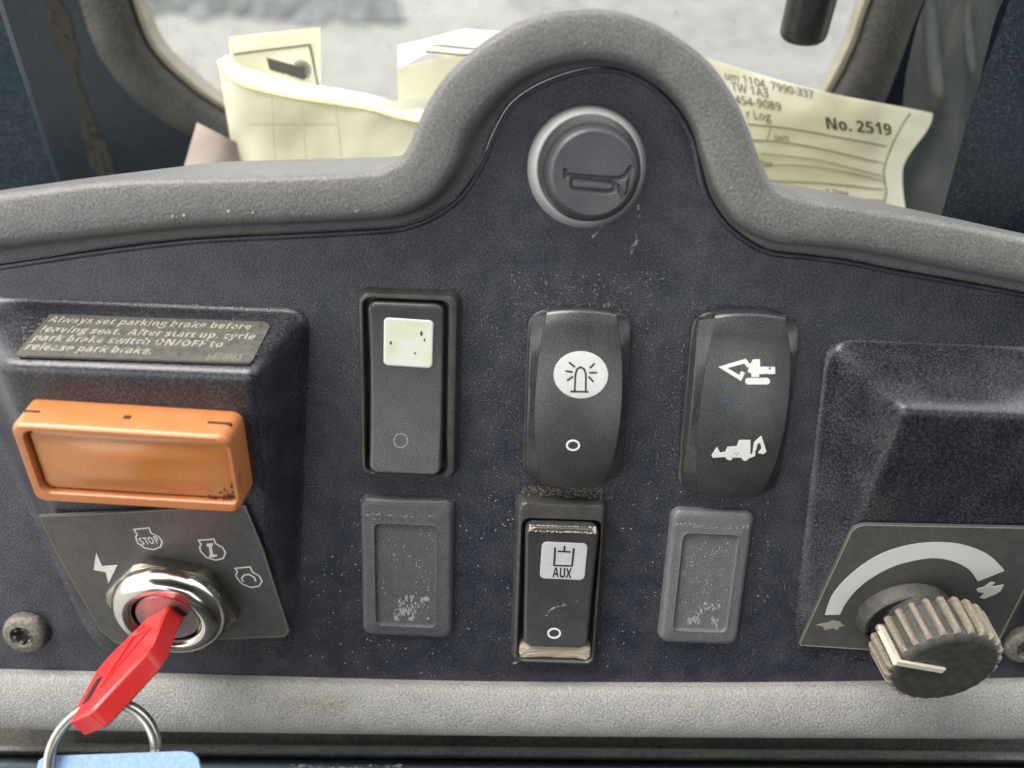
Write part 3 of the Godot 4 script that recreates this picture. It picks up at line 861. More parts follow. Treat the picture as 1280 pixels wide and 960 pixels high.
func dash_trim() -> void:
	var root := thing("dash_trim", "grey pebble-grained dash trim arching over the horn button", "dash trim", PANEL)
	var o := trim_line(0); var m := trim_line(1); var s := trim_line(2)
	var n := o.size()
	var mb := MB.new()
	var rs := []
	for k in 17: rs.append(PackedVector3Array())
	for i in n:
		var O := on(o[i].x, o[i].y, 0.007); var C := on(m[i].x, m[i].y, 0.0085); var S := on(s[i].x, s[i].y, 0.0)
		O.z = 0; C.z = 0
		var across := (O - S).normalized()
		S += across * 0.0002
		var put := [[S, -0.003], [S, 0.0004], [S.lerp(C, 0.25), 0.0012], [S.lerp(C, 0.55), 0.0016], [S.lerp(C, 0.72), 0.0030], [S.lerp(C, 0.86), 0.0066], [S.lerp(C, 0.97), 0.0082], [C.lerp(O, 0.05), 0.0091], [C.lerp(O, 0.15), 0.0097], [C.lerp(O, 0.36), 0.0100], [C.lerp(O, 0.60), 0.0101], [C.lerp(O, 0.82), 0.0099], [C.lerp(O, 0.94), 0.0092], [C.lerp(O, 0.99), 0.0076], [O, 0.0045], [O + across * 0.0008, -0.004], [O + across * 0.001, -0.05]]
		for k in 17: rs[k].append(put[k][0] + Vector3(0, 0, put[k][1]))
	mb.rows(rs)
	obj("trim_moulding", mb, M.trim, root, Transform3D(), 50)
	var crest := func(u, v):
		var i := clampi(int(u * (n - 1)), 0, n - 2)
		var p: Vector3 = rs[8][i].lerp(rs[8][i + 1], u * (n - 1) - i); var q: Vector3 = rs[13][i].lerp(rs[13][i + 1], u * (n - 1) - i)
		return p.lerp(q, v) + Vector3(0, 0, 0.0006)
	stuff(obj("scuff_marks", flecks(crest, 260, 0.00006, 0.0004, 64, 1.2, 0.00004, 0.02), M.scuff, root))

func lower_edge() -> void:
	var root := thing("lower_trim_bar", "rounded grey grained bar along the bottom of the panel", "trim bar", PANEL)
	var top := spline([[-90, 836], [0, 839], [150, 843], [300, 847], [480, 852], [640, 855], [900, 856], [1100, 854], [1280, 850], [1370, 848]], 8)
	var bot := spline([[-90, 916], [0, 917], [150, 919], [300, 921], [480, 923], [640, 925], [900, 927], [1100, 928], [1280, 929], [1370, 929]], 8)
	var rs := []
	for k in 14: rs.append(PackedVector3Array())
	for i in top.size():
		var a := on(top[i].x, top[i].y, 0.001); var b := on(bot[i].x, bot[i].y, 0.004)
		a.z = 0; b.z = 0
		var put := [[0.0, -0.004], [0.0, 0.0012], [0.03, 0.0024], [0.10, 0.0036], [0.22, 0.0046], [0.36, 0.0054], [0.5, 0.0058], [0.64, 0.0058], [0.78, 0.0054], [0.88, 0.0046], [0.95, 0.0034], [0.99, 0.0018], [1.0, 0.0], [1.0, -0.022]]
		for k in 14: rs[13 - k].append(a.lerp(b, put[k][0]) + Vector3(0, 0, put[k][1]))
	var mb := MB.new()
	mb.rows(rs)
	obj("bar_moulding", mb, M.bar, root, Transform3D(), 50)
	var mud := func(s, t): return on(lerpf(352, 432, s), lerpf(886, 864, t), 0.0060)
	stuff(obj("mud_smear", flecks(mud, 700, 0.00006, 0.0004, 61, 0.7, 0.00004, 0.12), M.cream, root))
	var low := thing("lower_dash", "dark navy scuffed dash edge below the bar along the bottom of the picture", "dash", PANEL)
	var row := func(y, w):
		var r := PackedVector3Array()
		for x in [-120, 100, 320, 540, 760, 980, 1200, 1420]: r.append(on(x, y + (x - 640) * 0.009, w))
		return r
	var d := MB.new()
	d.rows([row.call(1120, -0.012), row.call(985, -0.010), row.call(966, -0.0095), row.call(959, -0.0105), row.call(955, -0.013), row.call(953, -0.022)])
	obj("dash_edge", d, M.paint_grey, low, Transform3D(), 50)
	var e := MB.new()
	e.rows([row.call(953, -0.020), row.call(949, -0.015), row.call(944, -0.0138), row.call(938, -0.015), row.call(934, -0.022), row.call(915, -0.024)])
	obj("seal_strip", e, M.gasket, low, Transform3D(), 50)
	var sc := func(s, t): return on(lerpf(355, 500, s), lerpf(962, 956, t), -0.0098)
	stuff(obj("scuff_marks", flecks(sc, 90, 0.0003, 0.0012, 62, 0.4, 0.0003, 0.1), M.scuff, low))

# rocker: outline w x h; z(y) is the height of its face
func rocker_body(w: float, h: float, r: float, z: Callable, taper := 1.0) -> MB:
	var mb := MB.new()
	var b := 0.0007
	mb.loft([rrect(w, h, r, -0.004, 6, 16), rrect(w, h, r, -0.0014, 6, 16), rrect(w - b * 0.3, h - b * 0.3, r, -b, 6, 16), rrect(w - b, h - b, r, -b * 0.3, 6, 16), rrect(w - b * 2, h - b * 2, r - b, 0.0, 6, 16), rrect(w - b * 3, h - b * 3, r - b, 0.0, 6, 16)], true, false, 9)
	return mb.warp(func(p): return Vector3(p.x * lerpf(taper, 1.0, p.y / h + 0.5), p.y, p.z + z.call(p.y) if p.z > -0.003 else -0.002))

func bezel(w: float, h: float, r: float, z: float, iw: float, ih: float, ir: float, deep: float, c := Vector2.ZERO) -> MB:
	var mb := MB.new()
	var b := 0.0008
	var inner := func(g, zz):
		var q := rrect(iw + g, ih + g, ir + g / 2, zz)
		for i in q.size(): q[i] += Vector3(c.x, c.y, 0)
		return q
	mb.loft([rrect(w + 0.0012, h + 0.0012, r, -0.0004), rrect(w, h, r, z - b), rrect(w - b * 0.6, h - b * 0.6, r, z - b * 0.3), rrect(w - b * 2, h - b * 2, r - b, z), inner.call(0.0008, z), inner.call(0.0002, z - 0.0003), inner.call(0.0, z - 0.0008), inner.call(0.0, deep)])
	return mb

func on_face(mb: MB, z: Callable, up := 0.0) -> MB:
	return mb.warp(func(p): return Vector3(p.x, p.y, p.z + z.call(p.y) + up))

func switches() -> void:
	# plain rocker with the pale lens
	var q := quad_frame(lift(PANEL, 0.003), [[452, 366], [575, 368], [566, 598], [449, 596]])
	var f: Transform3D = lift(q[0], -0.003)
	var t := thing("rocker_switch", "black rocker switch with a blank pale green lens, beside the left housing", "switch", f, "switches on the panel")
	var fi := lift(f, 0.003)
	var op := quad_frame(fi, [[460, 376], [563, 379], [556, 594], [453, 591]])
	var ow: float = op[1]; var oh: float = op[2]
	obj("bezel", bezel(q[1], q[2], 0.0024, 0.0036, ow, oh, 0.0018, -0.0003, Vector2((fi.affine_inverse() * op[0].origin).x, 0)), M.black, t)
	dust_round(t, q[1], q[2], 600, 103)
	var za := func(y): return 0.0030 - 0.055 * (y + 0.002) + 5.0 * y * y
	var rw := ow - 0.0016; var rh := oh - 0.0010
	var ro := obj("rocker", rocker_body(rw, rh, 0.0022, za, 0.98), M.rocker, t, Transform3D(Basis(), Vector3((fi.affine_inverse() * op[0].origin).x, 0, 0)), 45)
	var gf := f * ro.transform
	var lz := lift(gf, 0.0028)
	var lq := quad_frame(lz, [[482, 397], [543, 399], [540, 460], [478, 457]])
	var lens := MB.new()
	lens.loft([rrect(lq[1], lq[2], 0.0011, -0.0006), rrect(lq[1], lq[2], 0.0011, 0.0001), rrect(lq[1] - 0.0004, lq[2] - 0.0004, 0.0009, 0.0003), rrect(lq[1] - 0.0012, lq[2] - 0.0012, 0.0008, 0.00032)], true, false, 4)
	var lx := gf.affine_inverse() * (lq[0] as Transform3D)
	lens.moved(Transform3D(lx.basis, Vector3(lx.origin.x, lx.origin.y, 0)))
	var lo := obj("lens", on_face(lens, za), M.indicator_lens, ro, Transform3D(), 45, "pale green translucent lens with dark flecks")
	var nick := MB.new()
	for s in [[527, 416, 3.0], [531, 424, 2.0], [489, 428, 2.5], [519, 441, 1.6]]:
		nick.poly(flat(lz, oval(s[0], s[1], s[2] * 0.5, s[2], 7)), 0.0, 0.00045)
	stuff(obj("dirt_fleck", on_face(nick, za), M.ink, lo))
	var ci := MB.new()
	ci.ribbon(flat(lift(gf, 0.0030), oval(502, 548, 8.5, 8.0)), 0.0003, true, -0.0001, 0.00006)
	obj("off_symbol", on_face(ci, za), M.print_worn, ro)
	paddle_switch([[662, 386], [791, 398], [779, 605], [655, 606]], 0, "black contoured rocker switch with a white oval beacon symbol")
	paddle_switch([[869, 391], [999, 398], [978, 627], [854, 620]], 1, "black contoured rocker switch with white excavator and backhoe symbols")
	# auxiliary rocker
	q = quad_frame(lift(PANEL, 0.003), [[648, 628], [760, 630], [741, 831], [640, 828]])
	f = lift(q[0], -0.003)
	t = thing("rocker_switch", "black rocker switch marked AUX, its lower gap packed with dried mud", "switch", f, "switches on the panel")
	fi = lift(f, 0.003)
	op = quad_frame(fi, [[656, 648], [754, 651], [737, 826], [645, 823]])
	ow = op[1]; oh = op[2]
	var oc: Vector3 = fi.affine_inverse() * (op[0] as Transform3D).origin
	obj("bezel", bezel(q[1], q[2], 0.0022, 0.0034, ow, oh, 0.0018, -0.0003, Vector2(oc.x, oc.y)), M.black, t)
	dust_round(t, q[1], q[2], 700, 104)
	var zb := func(y): return 0.0040 + 0.065 * y + 4.0 * y * y
	rw = ow - 0.0012; rh = oh - 0.0046
	ro = obj("rocker", rocker_body(rw, rh, 0.0024, zb, 0.93), M.rocker, t, Transform3D(Basis(), Vector3(oc.x, oc.y + 0.0019, 0)), 45)
	gf = f * ro.transform
	lz = lift(gf, 0.0048)
	lq = quad_frame(lz, [[678, 675], [734, 677], [731, 727], [674, 724]])
	lens = MB.new()
	lens.loft([rrect(lq[1], lq[2], 0.0013, -0.0004), rrect(lq[1], lq[2], 0.0013, 0.00004), rrect(lq[1] - 0.0002, lq[2] - 0.0002, 0.0012, 0.0001)], true, false, 4)
	lx = gf.affine_inverse() * (lq[0] as Transform3D)
	lens.moved(Transform3D(lx.basis, Vector3(lx.origin.x, lx.origin.y, 0)))
	var lab := obj("symbol_label", on_face(lens, zb), M.white_dull, ro, Transform3D(), 45, "white rounded label with a cylinder symbol and AUX")
	var cr := func(p): return flat(lz, crop(620, 600, 3.556, p))
	var wd := hit(702, 690, lz).distance_to(hit(699.7, 690, lz))
	var sy := MB.new()
	sy.ribbon(cr.call([[262, 293], [258, 380], [338, 383], [345, 297]]), wd, false, 0.0, 0.00016)
	sy.ribbon(cr.call([[304, 286], [303, 311]]), wd, false, 0.0, 0.00016)
	sy.ribbon(cr.call([[274, 312], [331, 315]]), wd, false, 0.0, 0.00017)
	obj("cylinder_symbol", on_face(sy, zb), M.ink, lab)
	var tc: Vector2 = cr.call([[294, 416]])[0]; var t0: Vector2 = cr.call([[252, 413]])[0]; var t1: Vector2 = cr.call([[336, 418]])[0]
	var tm := text_mesh("AUX", 0.0034, 0.0001, true, HORIZONTAL_ALIGNMENT_CENTER)
	var k := t0.distance_to(t1) / tm.get_aabb().size.x
	var sl := 0.065 + 8.0 * tc.y
	obj("lettering", tm, M.ink, lab, Transform3D(Basis(Vector3(k, (t1 - t0).y / (t1 - t0).x * k, 0), Vector3(0, 1.2, sl * 1.2), Vector3(0, -sl, 1)), Vector3(tc.x, tc.y, zb.call(tc.y) + 0.00012)))
	ci = MB.new()
	ci.ribbon(flat(lift(gf, 0.0030), oval(692.5, 789, 7.5, 5.5)), 0.00045, true, -0.0001, 0.00008)
	obj("off_symbol", on_face(ci, zb), M.print, ro)
	var gouge := func(u, v):
		var g := hit(lerpf(683, 723, v), lerpf(766, 749, sqrt(v)) + u * 2.0, lift(gf, 0.0032))
		return Vector3(g.x, g.y, zb.call(g.y) + 0.00004)
	stuff(obj("scratch", flecks(gouge, 60, 0.00005, 0.0003, 73, 1.0, 0.00004, 0.2), M.scuff, ro))
	# dried mud packed into the lower gap
	var mud := MB.new()
	mud.loft([rrect(ow - 0.0003, 0.0044, 0.0012, -0.001, 6, 10), rrect(ow - 0.0004, 0.0043, 0.0012, 0.0026, 6, 10), rrect(ow - 0.0014, 0.0034, 0.001, 0.0032, 6, 10), rrect(ow - 0.004, 0.0016, 0.0005, 0.0034, 6, 10)], true, false, 3)
	var fz := FastNoiseLite.new()
	fz.seed = 4; fz.frequency = 900.0
	mud.warp(func(p): return Vector3(p.x, p.y, p.z + (0.0004 * fz.get_noise_2d(p.x, p.y) - 0.0006 * (1.0 - pow(absf(p.x) / (ow / 2), 2.0)) if p.z > 0.0 else 0.0)))
	obj("dried_mud", mud, M.cream, t, Transform3D(Basis(), Vector3(oc.x, oc.y - oh / 2 + 0.0022, 0)), 60)
	var edge := func(s, u): return Vector3(lerpf(-0.44, 0.44, s) * rw, rh / 2 - lerpf(0.0014, 0.00005, u), zb.call(rh / 2 - 0.001) + 0.00006 - 0.0007 * u * u)
	stuff(obj("mud_flecks", flecks(edge, 800, 0.00008, 0.0004, 71, 0.7, 0.00006, 0.14), M.cream, ro))
	var slope := func(s, u): return Vector3(lerpf(-0.45, 0.45, s) * q[1], q[2] / 2 + lerpf(0.0001, 0.0030, u), 0.0009 * (1.0 - u))
	stuff(obj("mud_flecks", flecks(slope, 700, 0.00006, 0.0003, 72, 0.7, 0.0001, 0.12), M.dust, t))

func paddle_switch(corners: Array, kind: int, label: String) -> void:
	var q := quad_frame(lift(PANEL, 0.004), corners)
	var f: Transform3D = lift(q[0], -0.004)
	var W: float = q[1]; var H: float = q[2]
	var t := thing("rocker_switch", label, "switch", f, "switches on the panel")
	var skirt := MB.new()
	skirt.loft([rrect(W + 0.0008, H, 0.0042, -0.0004), rrect(W + 0.0006, H - 0.0002, 0.0042, 0.0009), rrect(W - 0.0002, H - 0.001, 0.004, 0.0013), rrect(W - 0.002, H - 0.003, 0.0034, 0.0014)])
	obj("skirt", skirt, M.black, t)
	dust_round(t, W + 0.0008, H, 600, 105 + kind)
	var tilt: float = [-0.035, 0.03][kind]
	var z := func(y: float) -> float:
		var s := y / (H / 2)
		return 0.0068 - 0.0026 * s * s - 0.0007 * pow(absf(s), 8.0) + tilt * y
	var half := func(s: float) -> float: return W / 2 * (0.84 - 0.17 * s * s if s > 0 else 0.84 - 0.20 * s * s)
	var out := func(s: float) -> float: return W / 2 * (1.0 - 0.05 * pow(absf(s), 10.0))
	var n := 36
	var face := MB.new(); var lf := MB.new(); var rf := MB.new()
	var fr := []; var lr := []; var rr := []
	for j in n + 1:
		var s := -1.0 + 2.0 * j / n
		var y := s * H / 2
		var m: float = half.call(s); var o: float = out.call(s); var zz: float = z.call(y)
		var r := PackedVector3Array()
		for i in 13:
			var x := -1.0 + 2.0 * i / 12.0
			r.append(Vector3(x * m, y, zz + 0.0008 * (1.0 - x * x)))
		fr.append(r)
		var sh := zz - 0.0020 + 0.0004 * s * s
		lr.append(PackedVector3Array([Vector3(-o - 0.0002, y, -0.0004), Vector3(-o, y, sh - 0.0008), Vector3(-o + 0.0003, y, sh - 0.0001), Vector3(-o + 0.0007, y, sh + 0.0001), Vector3(-m - 0.0002, y, zz - 0.0003), Vector3(-m, y, zz)]))
		rr.append(PackedVector3Array([Vector3(m, y, zz), Vector3(m + 0.0002, y, zz - 0.0003), Vector3(o - 0.0007, y, sh + 0.0001), Vector3(o - 0.0003, y, sh - 0.0001), Vector3(o, y, sh - 0.0008), Vector3(o + 0.0002, y, -0.0004)]))
	# rounded ends: the face turns over and goes down
	var lip := func(s: float) -> Array:
		var y := s * H / 2; var m: float = half.call(s); var zz: float = z.call(y)
		var outr := []
		for e in [[0.0004, -0.0002], [0.0007, -0.0006], [0.0008, -0.0060]]:
			var r := PackedVector3Array()
			for i in 13:
				var x := -1.0 + 2.0 * i / 12.0
				r.append(Vector3(x * m, y + s * e[0], zz + 0.0008 * (1.0 - x * x) + e[1]))
			outr.append(r)
		return outr
	var lo: Array = lip.call(-1.0); var hi: Array = lip.call(1.0)
	lo.reverse()
	face.rows(lo + fr + hi)
	lf.rows(lr); rf.rows(rr)
	var bow := func(p: Vector3) -> Vector3:
		var e := p.y / (H / 2)
		return Vector3(p.x, p.y - signf(e) * smoothstep(0.55, 1.0, absf(e)) * 0.0019 * pow(p.x / (W / 2), 2.0), p.z)
	for e in [[lr[0], lr[1], false], [lr[n], lr[n - 1], true], [rr[0], rr[1], false], [rr[n], rr[n - 1], true]]:
		var r: PackedVector3Array = e[0]
		var mb := lf if e[0] == lr[0] or e[0] == lr[n] else rf
		var low := PackedVector3Array()
		for p in r: low.append(Vector3(p.x, p.y + (0.0006 if e[2] else -0.0006), -0.0006))
		if e[2]: mb.strip(r, low, false)
		else: mb.strip(low, r, false)
	face.warp(bow); lf.warp(bow); rf.warp(bow)
	var fo := obj("paddle_face", face, M.rocker, t, Transform3D(), 35)
	obj("side_facet", lf, M.facet, t, Transform3D(), 30)
	obj("side_facet", rf, M.facet, t, Transform3D(), 30)
	var lz := lift(f, 0.0066)
	var zf := func(y: float) -> float: return z.call(y) + 0.0008
	if kind == 0:
		var disc := MB.new()
		disc.loft([lay(flat(lz, oval(726, 468, 34, 28.5, 44)), -0.0006), lay(flat(lz, oval(726, 468, 34, 28.5, 44)), 0.00002), lay(flat(lz, oval(726, 468, 33.3, 27.8, 44)), 0.0001)], true, false, 4)
		var disc_up := PackedVector3Array()
		var d := obj("beacon_label", on_face(disc, zf), M.white_dull, fo, Transform3D(), 40, "white oval label with a flashing beacon symbol")
		var cr := func(p): return flat(lz, crop(620, 360, 3.692, p))
		var wd := hit(700, 470, lz).distance_to(hit(702.3, 470, lz))
		var s := MB.new()
		s.ribbon(cr.call([[362, 468], [366, 395], [374, 372], [390, 363], [406, 372], [414, 395], [413, 470]]), wd, false, 0.0, 0.00016)
		s.ribbon(cr.call([[342, 472], [425, 473]]), wd, false, 0.0, 0.00017)
		obj("beacon_symbol", on_face(s, zf), M.ink, d)
		var rays := MB.new()
		for p in [[[337, 342], [364, 364]], [[320, 381], [352, 385]], [[327, 423], [355, 405]], [[455, 347], [432, 368]], [[466, 388], [430, 388]], [[449, 429], [426, 405]]]:
			rays.ribbon(cr.call(p), wd, false, 0.0, 0.00016)
		obj("beacon_rays", on_face(rays, zf), M.ink, d)
		var ci := MB.new()
		ci.ribbon(flat(lz, oval(716, 555, 7.6, 6.2)), 0.00045, true, -0.0001, 0.00008)
		obj("off_symbol", on_face(ci, zf), M.white, fo)
	else:
		var cr := func(p): return flat(lz, crop(860, 430, 5.65, p))
		var wd := hit(900, 470, lz).distance_to(hit(905, 470, lz))
		var s := MB.new()
		s.ribbon(cr.call([[382, 190], [362, 232], [242, 160], [398, 116], [425, 150]]), wd, false, -0.0001, 0.00010)
		s.poly(cr.call([[425, 150], [455, 105], [503, 103], [503, 155], [608, 157], [608, 203], [495, 205], [495, 225], [440, 225], [440, 200], [415, 190]]), -0.0001, 0.00011)
		s.poly(cr.call([[410, 232], [555, 232], [570, 244], [570, 262], [555, 276], [410, 276], [396, 262], [396, 244]]), -0.0001, 0.00010)
		obj("excavator_symbol", on_face(s, zf), M.print, fo)
		var b := MB.new()
		b.poly(cr.call([[165, 785], [203, 722], [225, 765], [262, 758], [275, 722], [340, 715], [355, 670], [435, 670], [438, 775], [452, 775], [462, 690], [510, 640], [530, 690], [550, 755], [530, 775], [492, 765], [515, 735], [505, 690], [485, 700], [470, 790], [430, 805], [410, 825], [385, 820], [375, 800], [320, 800], [300, 822], [275, 815], [260, 795], [175, 802]]), -0.0001, 0.0001)
		obj("backhoe_symbol", on_face(b, zf), M.print, fo)
		var wear := func(u, v):
			var g := hit(lerpf(888, 972, u), lerpf(582, 448, v), lz)
			return Vector3(g.x, g.y, zf.call(g.y) + 0.00014)
		stuff(obj("worn_patch", flecks(wear, 260, 0.00005, 0.00028, 75, 1.0, 0.00003, 0.05), M.rocker, fo))
		var blue := func(u, v):
			var g := hit(lerpf(906, 916, u), lerpf(504, 488, v), lz)
			return Vector3(g.x, g.y, zf.call(g.y) + 0.00002)
		stuff(obj("blue_smudge", flecks(blue, 40, 0.00006, 0.0003, 76, 1.0, 0.00003, 0.15), M.blue_mark, fo))

func lay(p: PackedVector2Array, z: float) -> PackedVector3Array:
	var r := PackedVector3Array()
	for v in p: r.append(Vector3(v.x, v.y, z))
	if Geometry2D.is_polygon_clockwise(p): r.reverse()
	return r

# dust that has gathered along the foot of a fitting, round its outline
func dust_round(t: Node3D, w: float, h: float, n: int, sd: int) -> void:
	var f := func(u, v):
		var a: float = u * 2.0 * (w + h)
		var off: float = 0.0003 + 0.0017 * v * v
		if a < w: return Vector3(a - w / 2, h / 2 + off, 0.00006)
		if a < w + h: return Vector3(w / 2 + off, h / 2 - (a - w), 0.00006)
		if a < 2 * w + h: return Vector3(w / 2 - (a - w - h), -h / 2 - off, 0.00006)
		return Vector3(-w / 2 - off, (a - 2 * w - h) - h / 2, 0.00006)
	stuff(obj("dust_rim", flecks(f, n, 0.00004, 0.00020, sd, 1.0, 0.00004, 0.03), M.dust_grey, t))

func blanks() -> void:
	for k in 2:
		var c: Array = [[[452, 621], [570, 624], [565, 797], [449, 795]], [[839, 635], [945, 640], [922, 807], [822, 803]]][k]
		var i: Array = [[[471, 655], [547, 656], [543, 782], [469, 780]], [[855, 667], [925, 668], [905, 788], [841, 787]]][k]
		var q := quad_frame(lift(PANEL, 0.0015), c)
		var f: Transform3D = lift(q[0], -0.0015)
		var t := thing("switch_blank", ["dark scuffed blanking plate below the green lens switch", "smoother grey blanking plate below the excavator switch"][k], "blanking plate", f, "blanking plates in the lower row")
		var p := quad_frame(lift(f, 0.002), i)
		var o: Vector3 = lift(f, 0.002).affine_inverse() * (p[0] as Transform3D).origin
		var w: float = q[1]; var h: float = q[2]; var iw: float = p[1]; var ih: float = p[2]
		var inner := func(g, z):
			var r := rrect(iw + g, ih + g, 0.0014 + g / 2, z)
			for j in r.size(): r[j] += Vector3(o.x, o.y, 0)
			return r
		var mb := MB.new()
		mb.loft([rrect(w, h, 0.0024, -0.0004), rrect(w - 0.0004, h - 0.0004, 0.0024, 0.0008), rrect(w - 0.0010, h - 0.0010, 0.0022, 0.0016), rrect(w - 0.0022, h - 0.0022, 0.002, 0.0021), rrect(w - 0.0036, h - 0.0036, 0.0018, 0.0022), inner.call(0.0009, 0.0023), inner.call(0.0005, 0.00245), inner.call(0.0002, 0.0023), inner.call(-0.0002, 0.0016), inner.call(-0.0012, 0.0015)], true, false, 3)
		obj("plate", mb, [M.blank, M.blank_grey][k], t, Transform3D(), 40)
		var area := func(s, u): return Vector3(o.x + (s - 0.5) * (iw - 0.002), o.y + (u - 0.5) * (ih - 0.002), 0.00152)
		var low := func(s, u): return Vector3(o.x + lerpf(-0.25, 0.38, s) * iw, o.y + lerpf(-0.46, -0.22, u) * ih, 0.00152)
		var rim := func(s, u): return Vector3(o.x + (s - 0.5) * (iw + 0.004), o.y + ih / 2 + lerpf(0.001, 0.0028, u), 0.00226)
		stuff(obj("scuff_marks", flecks(area, 260, 0.00004, 0.00022, 80 + k, 1.6, 0.00008, 0.05), M.scuff, t))
		stuff(obj("scuff_marks", flecks(low, [260, 120][k], 0.00005, 0.0003, 84 + k, 3.0, 0.00008, 0.05), M.scuff, t))
		dust_round(t, w, h, 420, 101 + k)
		stuff(obj("scuff_marks", flecks(rim, 160, 0.00005, 0.00025, 88 + k, 1.2, 0.00008, 0.06), M.scuff, t))

func horn() -> void:
	var c := on(734, 210, 0.002)
	var f := PANEL * Transform3D(Basis(), Vector3(c.x, c.y, 0))
	var t := thing("horn_button", "round grey horn push button moulded with a trumpet symbol", "button", f)
	var r := (on(809, 213, 0.002) - on(659, 213, 0.002)).length() / 2.0
	var ring := MB.new()
	ring.lathe([[r * 1.0, -0.0005], [r * 1.0, 0.0008], [r * 0.985, 0.0022], [r * 0.955, 0.0038], [r * 0.92, 0.0054], [r * 0.885, 0.0066], [r * 0.855, 0.0072], [r * 0.835, 0.0071], [r * 0.83, 0.004], [0, 0.004]], 96)
	obj("bezel_ring", ring, M.horn_ring, t)
	var top := 0.0105
	var fz := lift(f, top)
	var cc := hit(744, 221, fz)
	var rc := (hit(806, 222, fz) - hit(682, 222, fz)).length() / 2.0
	var ft := f.translated_local(Vector3(cc.x * 0.6, cc.y * 0.6, 0))
	var tz := lift(ft, top)
	var lines := []
	for p in [[[[356, 498], [360, 540]]][0], [[366, 527], [470, 538], [600, 548], [715, 553], [760, 532], [790, 478]], [[790, 478], [786, 560], [773, 640], [752, 690], [735, 650], [706, 602]], [[404, 556], [560, 572], [675, 582], [688, 598], [680, 632], [640, 640], [420, 622], [400, 604], [404, 556]]]:
		lines.append(flat(tz, crop(640, 120, 5.333, p)))
	var groove := func(p: Vector2) -> float:
		if absf(p.y + 0.0012) > 0.0045: return 0.0
		var d := 1.0
		for l in lines:
			for i in l.size() - 1: d = minf(d, p.distance_to(Geometry2D.get_closest_point_to_segment(p, l[i], l[i + 1])))
		return 0.00055 * (1.0 - smoothstep(0.00020, 0.00052, d))
	var mb := MB.new()
	var rings := []
	var n := 300
	var prof := [[0.985, 0.0], [0.985, 0.004], [0.975, top - 0.0030], [0.955, top - 0.0018], [0.92, top - 0.0009], [0.87, top - 0.0003], [0.82, top]]
	for k in range(1, 52): prof.append([0.82 * (1.0 - k / 52.0), top - 0.0004 * (1.0 - pow(1.0 - k / 52.0, 2.0))])
	for p in prof:
		var rr := PackedVector3Array()
		for i in n:
			var a := TAU * i / n
			var q: Vector2 = Vector2(cos(a), sin(a)) * p[0] * rc
			rr.append(Vector3(q.x, q.y, p[1] - (groove.call(q) if p[0] < 0.8 else 0.0)))
		rings.append(rr)
	mb.loft(rings)
	obj("button_cap", mb, M.horn_cap, t, f.affine_inverse() * ft, 60)

func warning_lamp() -> void:
	var fb := face_frame(FACE_L, 165, 575, 0.0)
	var zt := 0.0085
	var q := quad_frame(lift(fb, zt), [[13, 530], [284, 546], [302, 640], [42, 630]])
	var f: Transform3D = lift(q[0], -zt)
	var w: float = q[1]; var h: float = q[2]
	var t := thing("indicator_lamp", "rectangular orange indicator lamp above the ignition switch", "indicator lamp", f)
	var lf := lift(f, zt)
	var p := quad_frame(lf, [[33, 544], [278, 557], [293, 623], [60, 617]])
	p[1] += 0.0016; p[2] += 0.0012
	var o: Vector3 = lf.affine_inverse() * (p[0] as Transform3D).origin
	var iw: float = p[1]; var ih: float = p[2]
	var inner := func(g, z, r):
		var a := rrect(iw + g, ih + g, r, z, 6, 14)
		for i in a.size(): a[i] += Vector3(o.x, o.y, 0)
		return a
	var mb := MB.new()
	mb.loft([rrect(w + 0.0006, h + 0.0004, 0.0022, -0.001, 6, 14), rrect(w, h, 0.0022, zt - 0.0012, 6, 14), rrect(w - 0.0005, h - 0.0005, 0.0021, zt - 0.0004, 6, 14), rrect(w - 0.0014, h - 0.0014, 0.0018, zt, 6, 14), inner.call(0.0008, zt, 0.0022), inner.call(0.0002, zt - 0.0003, 0.002), inner.call(0.0, zt - 0.0009, 0.002), inner.call(0.0, zt - 0.003, 0.002)])
	obj("lamp_housing", mb, M.orange, t, Transform3D(), 40)
	var ln := MB.new()
	ln.loft([inner.call(-0.0002, zt - 0.004, 0.002), inner.call(-0.0002, zt - 0.0020, 0.002), inner.call(-0.0008, zt - 0.0014, 0.0018), inner.call(-0.0016, zt - 0.0012, 0.0016)], true, false, 10)
	ln.warp(func(v: Vector3) -> Vector3:
		if v.z < zt - 0.0013: return v
		var x := (v.x - o.x) / (iw / 2); var y := (v.y - o.y) / (ih / 2)
		return Vector3(v.x, v.y, v.z + 0.0012 * (1.0 - x * x) * smoothstep(1.0, 0.3, absf(y)) - 0.0004 * exp(-pow((x - 0.45) / 0.3, 2.0) - pow(y / 0.5, 2.0))))
	obj("lamp_lens", ln, M.orange_lens, t, Transform3D(), 45)
	for s in [[-0.44, 0.0045, 0.0006], [0.0, 0.0019, 0.0011], [0.43, 0.0070, 0.0007]]:
		var b := MB.new()
		b.box(Vector3(s[0] * w, h / 2 - 0.0002, zt - 0.0044), Vector3(s[1] * 0.7, 0.0010, s[2]), 0.0001)
		obj("latch_slot_shade", b, M.slot, t)  # proud dark blocks painted for the shade inside the latch slots
	var corner := func(s, u): return Vector3(o.x + iw * (0.5 - 0.16 * s * s), o.y - ih * (0.5 - 0.30 * u * u), zt - 0.0010)
	stuff(obj("grime", flecks(corner, 240, 0.00006, 0.0004, 92, 1.2, 0.00004, 0.08), M.slot, t))
	var grime := func(s, u): return Vector3(w / 2 + 0.00005, lerpf(-0.42, -0.05, u) * h, lerpf(zt - 0.0060, zt - 0.0022, s))
	stuff(obj("grime", flecks(grime, 60, 0.0002, 0.0008, 91, 2.0, 0.0001, 0.1), M.knob, t))

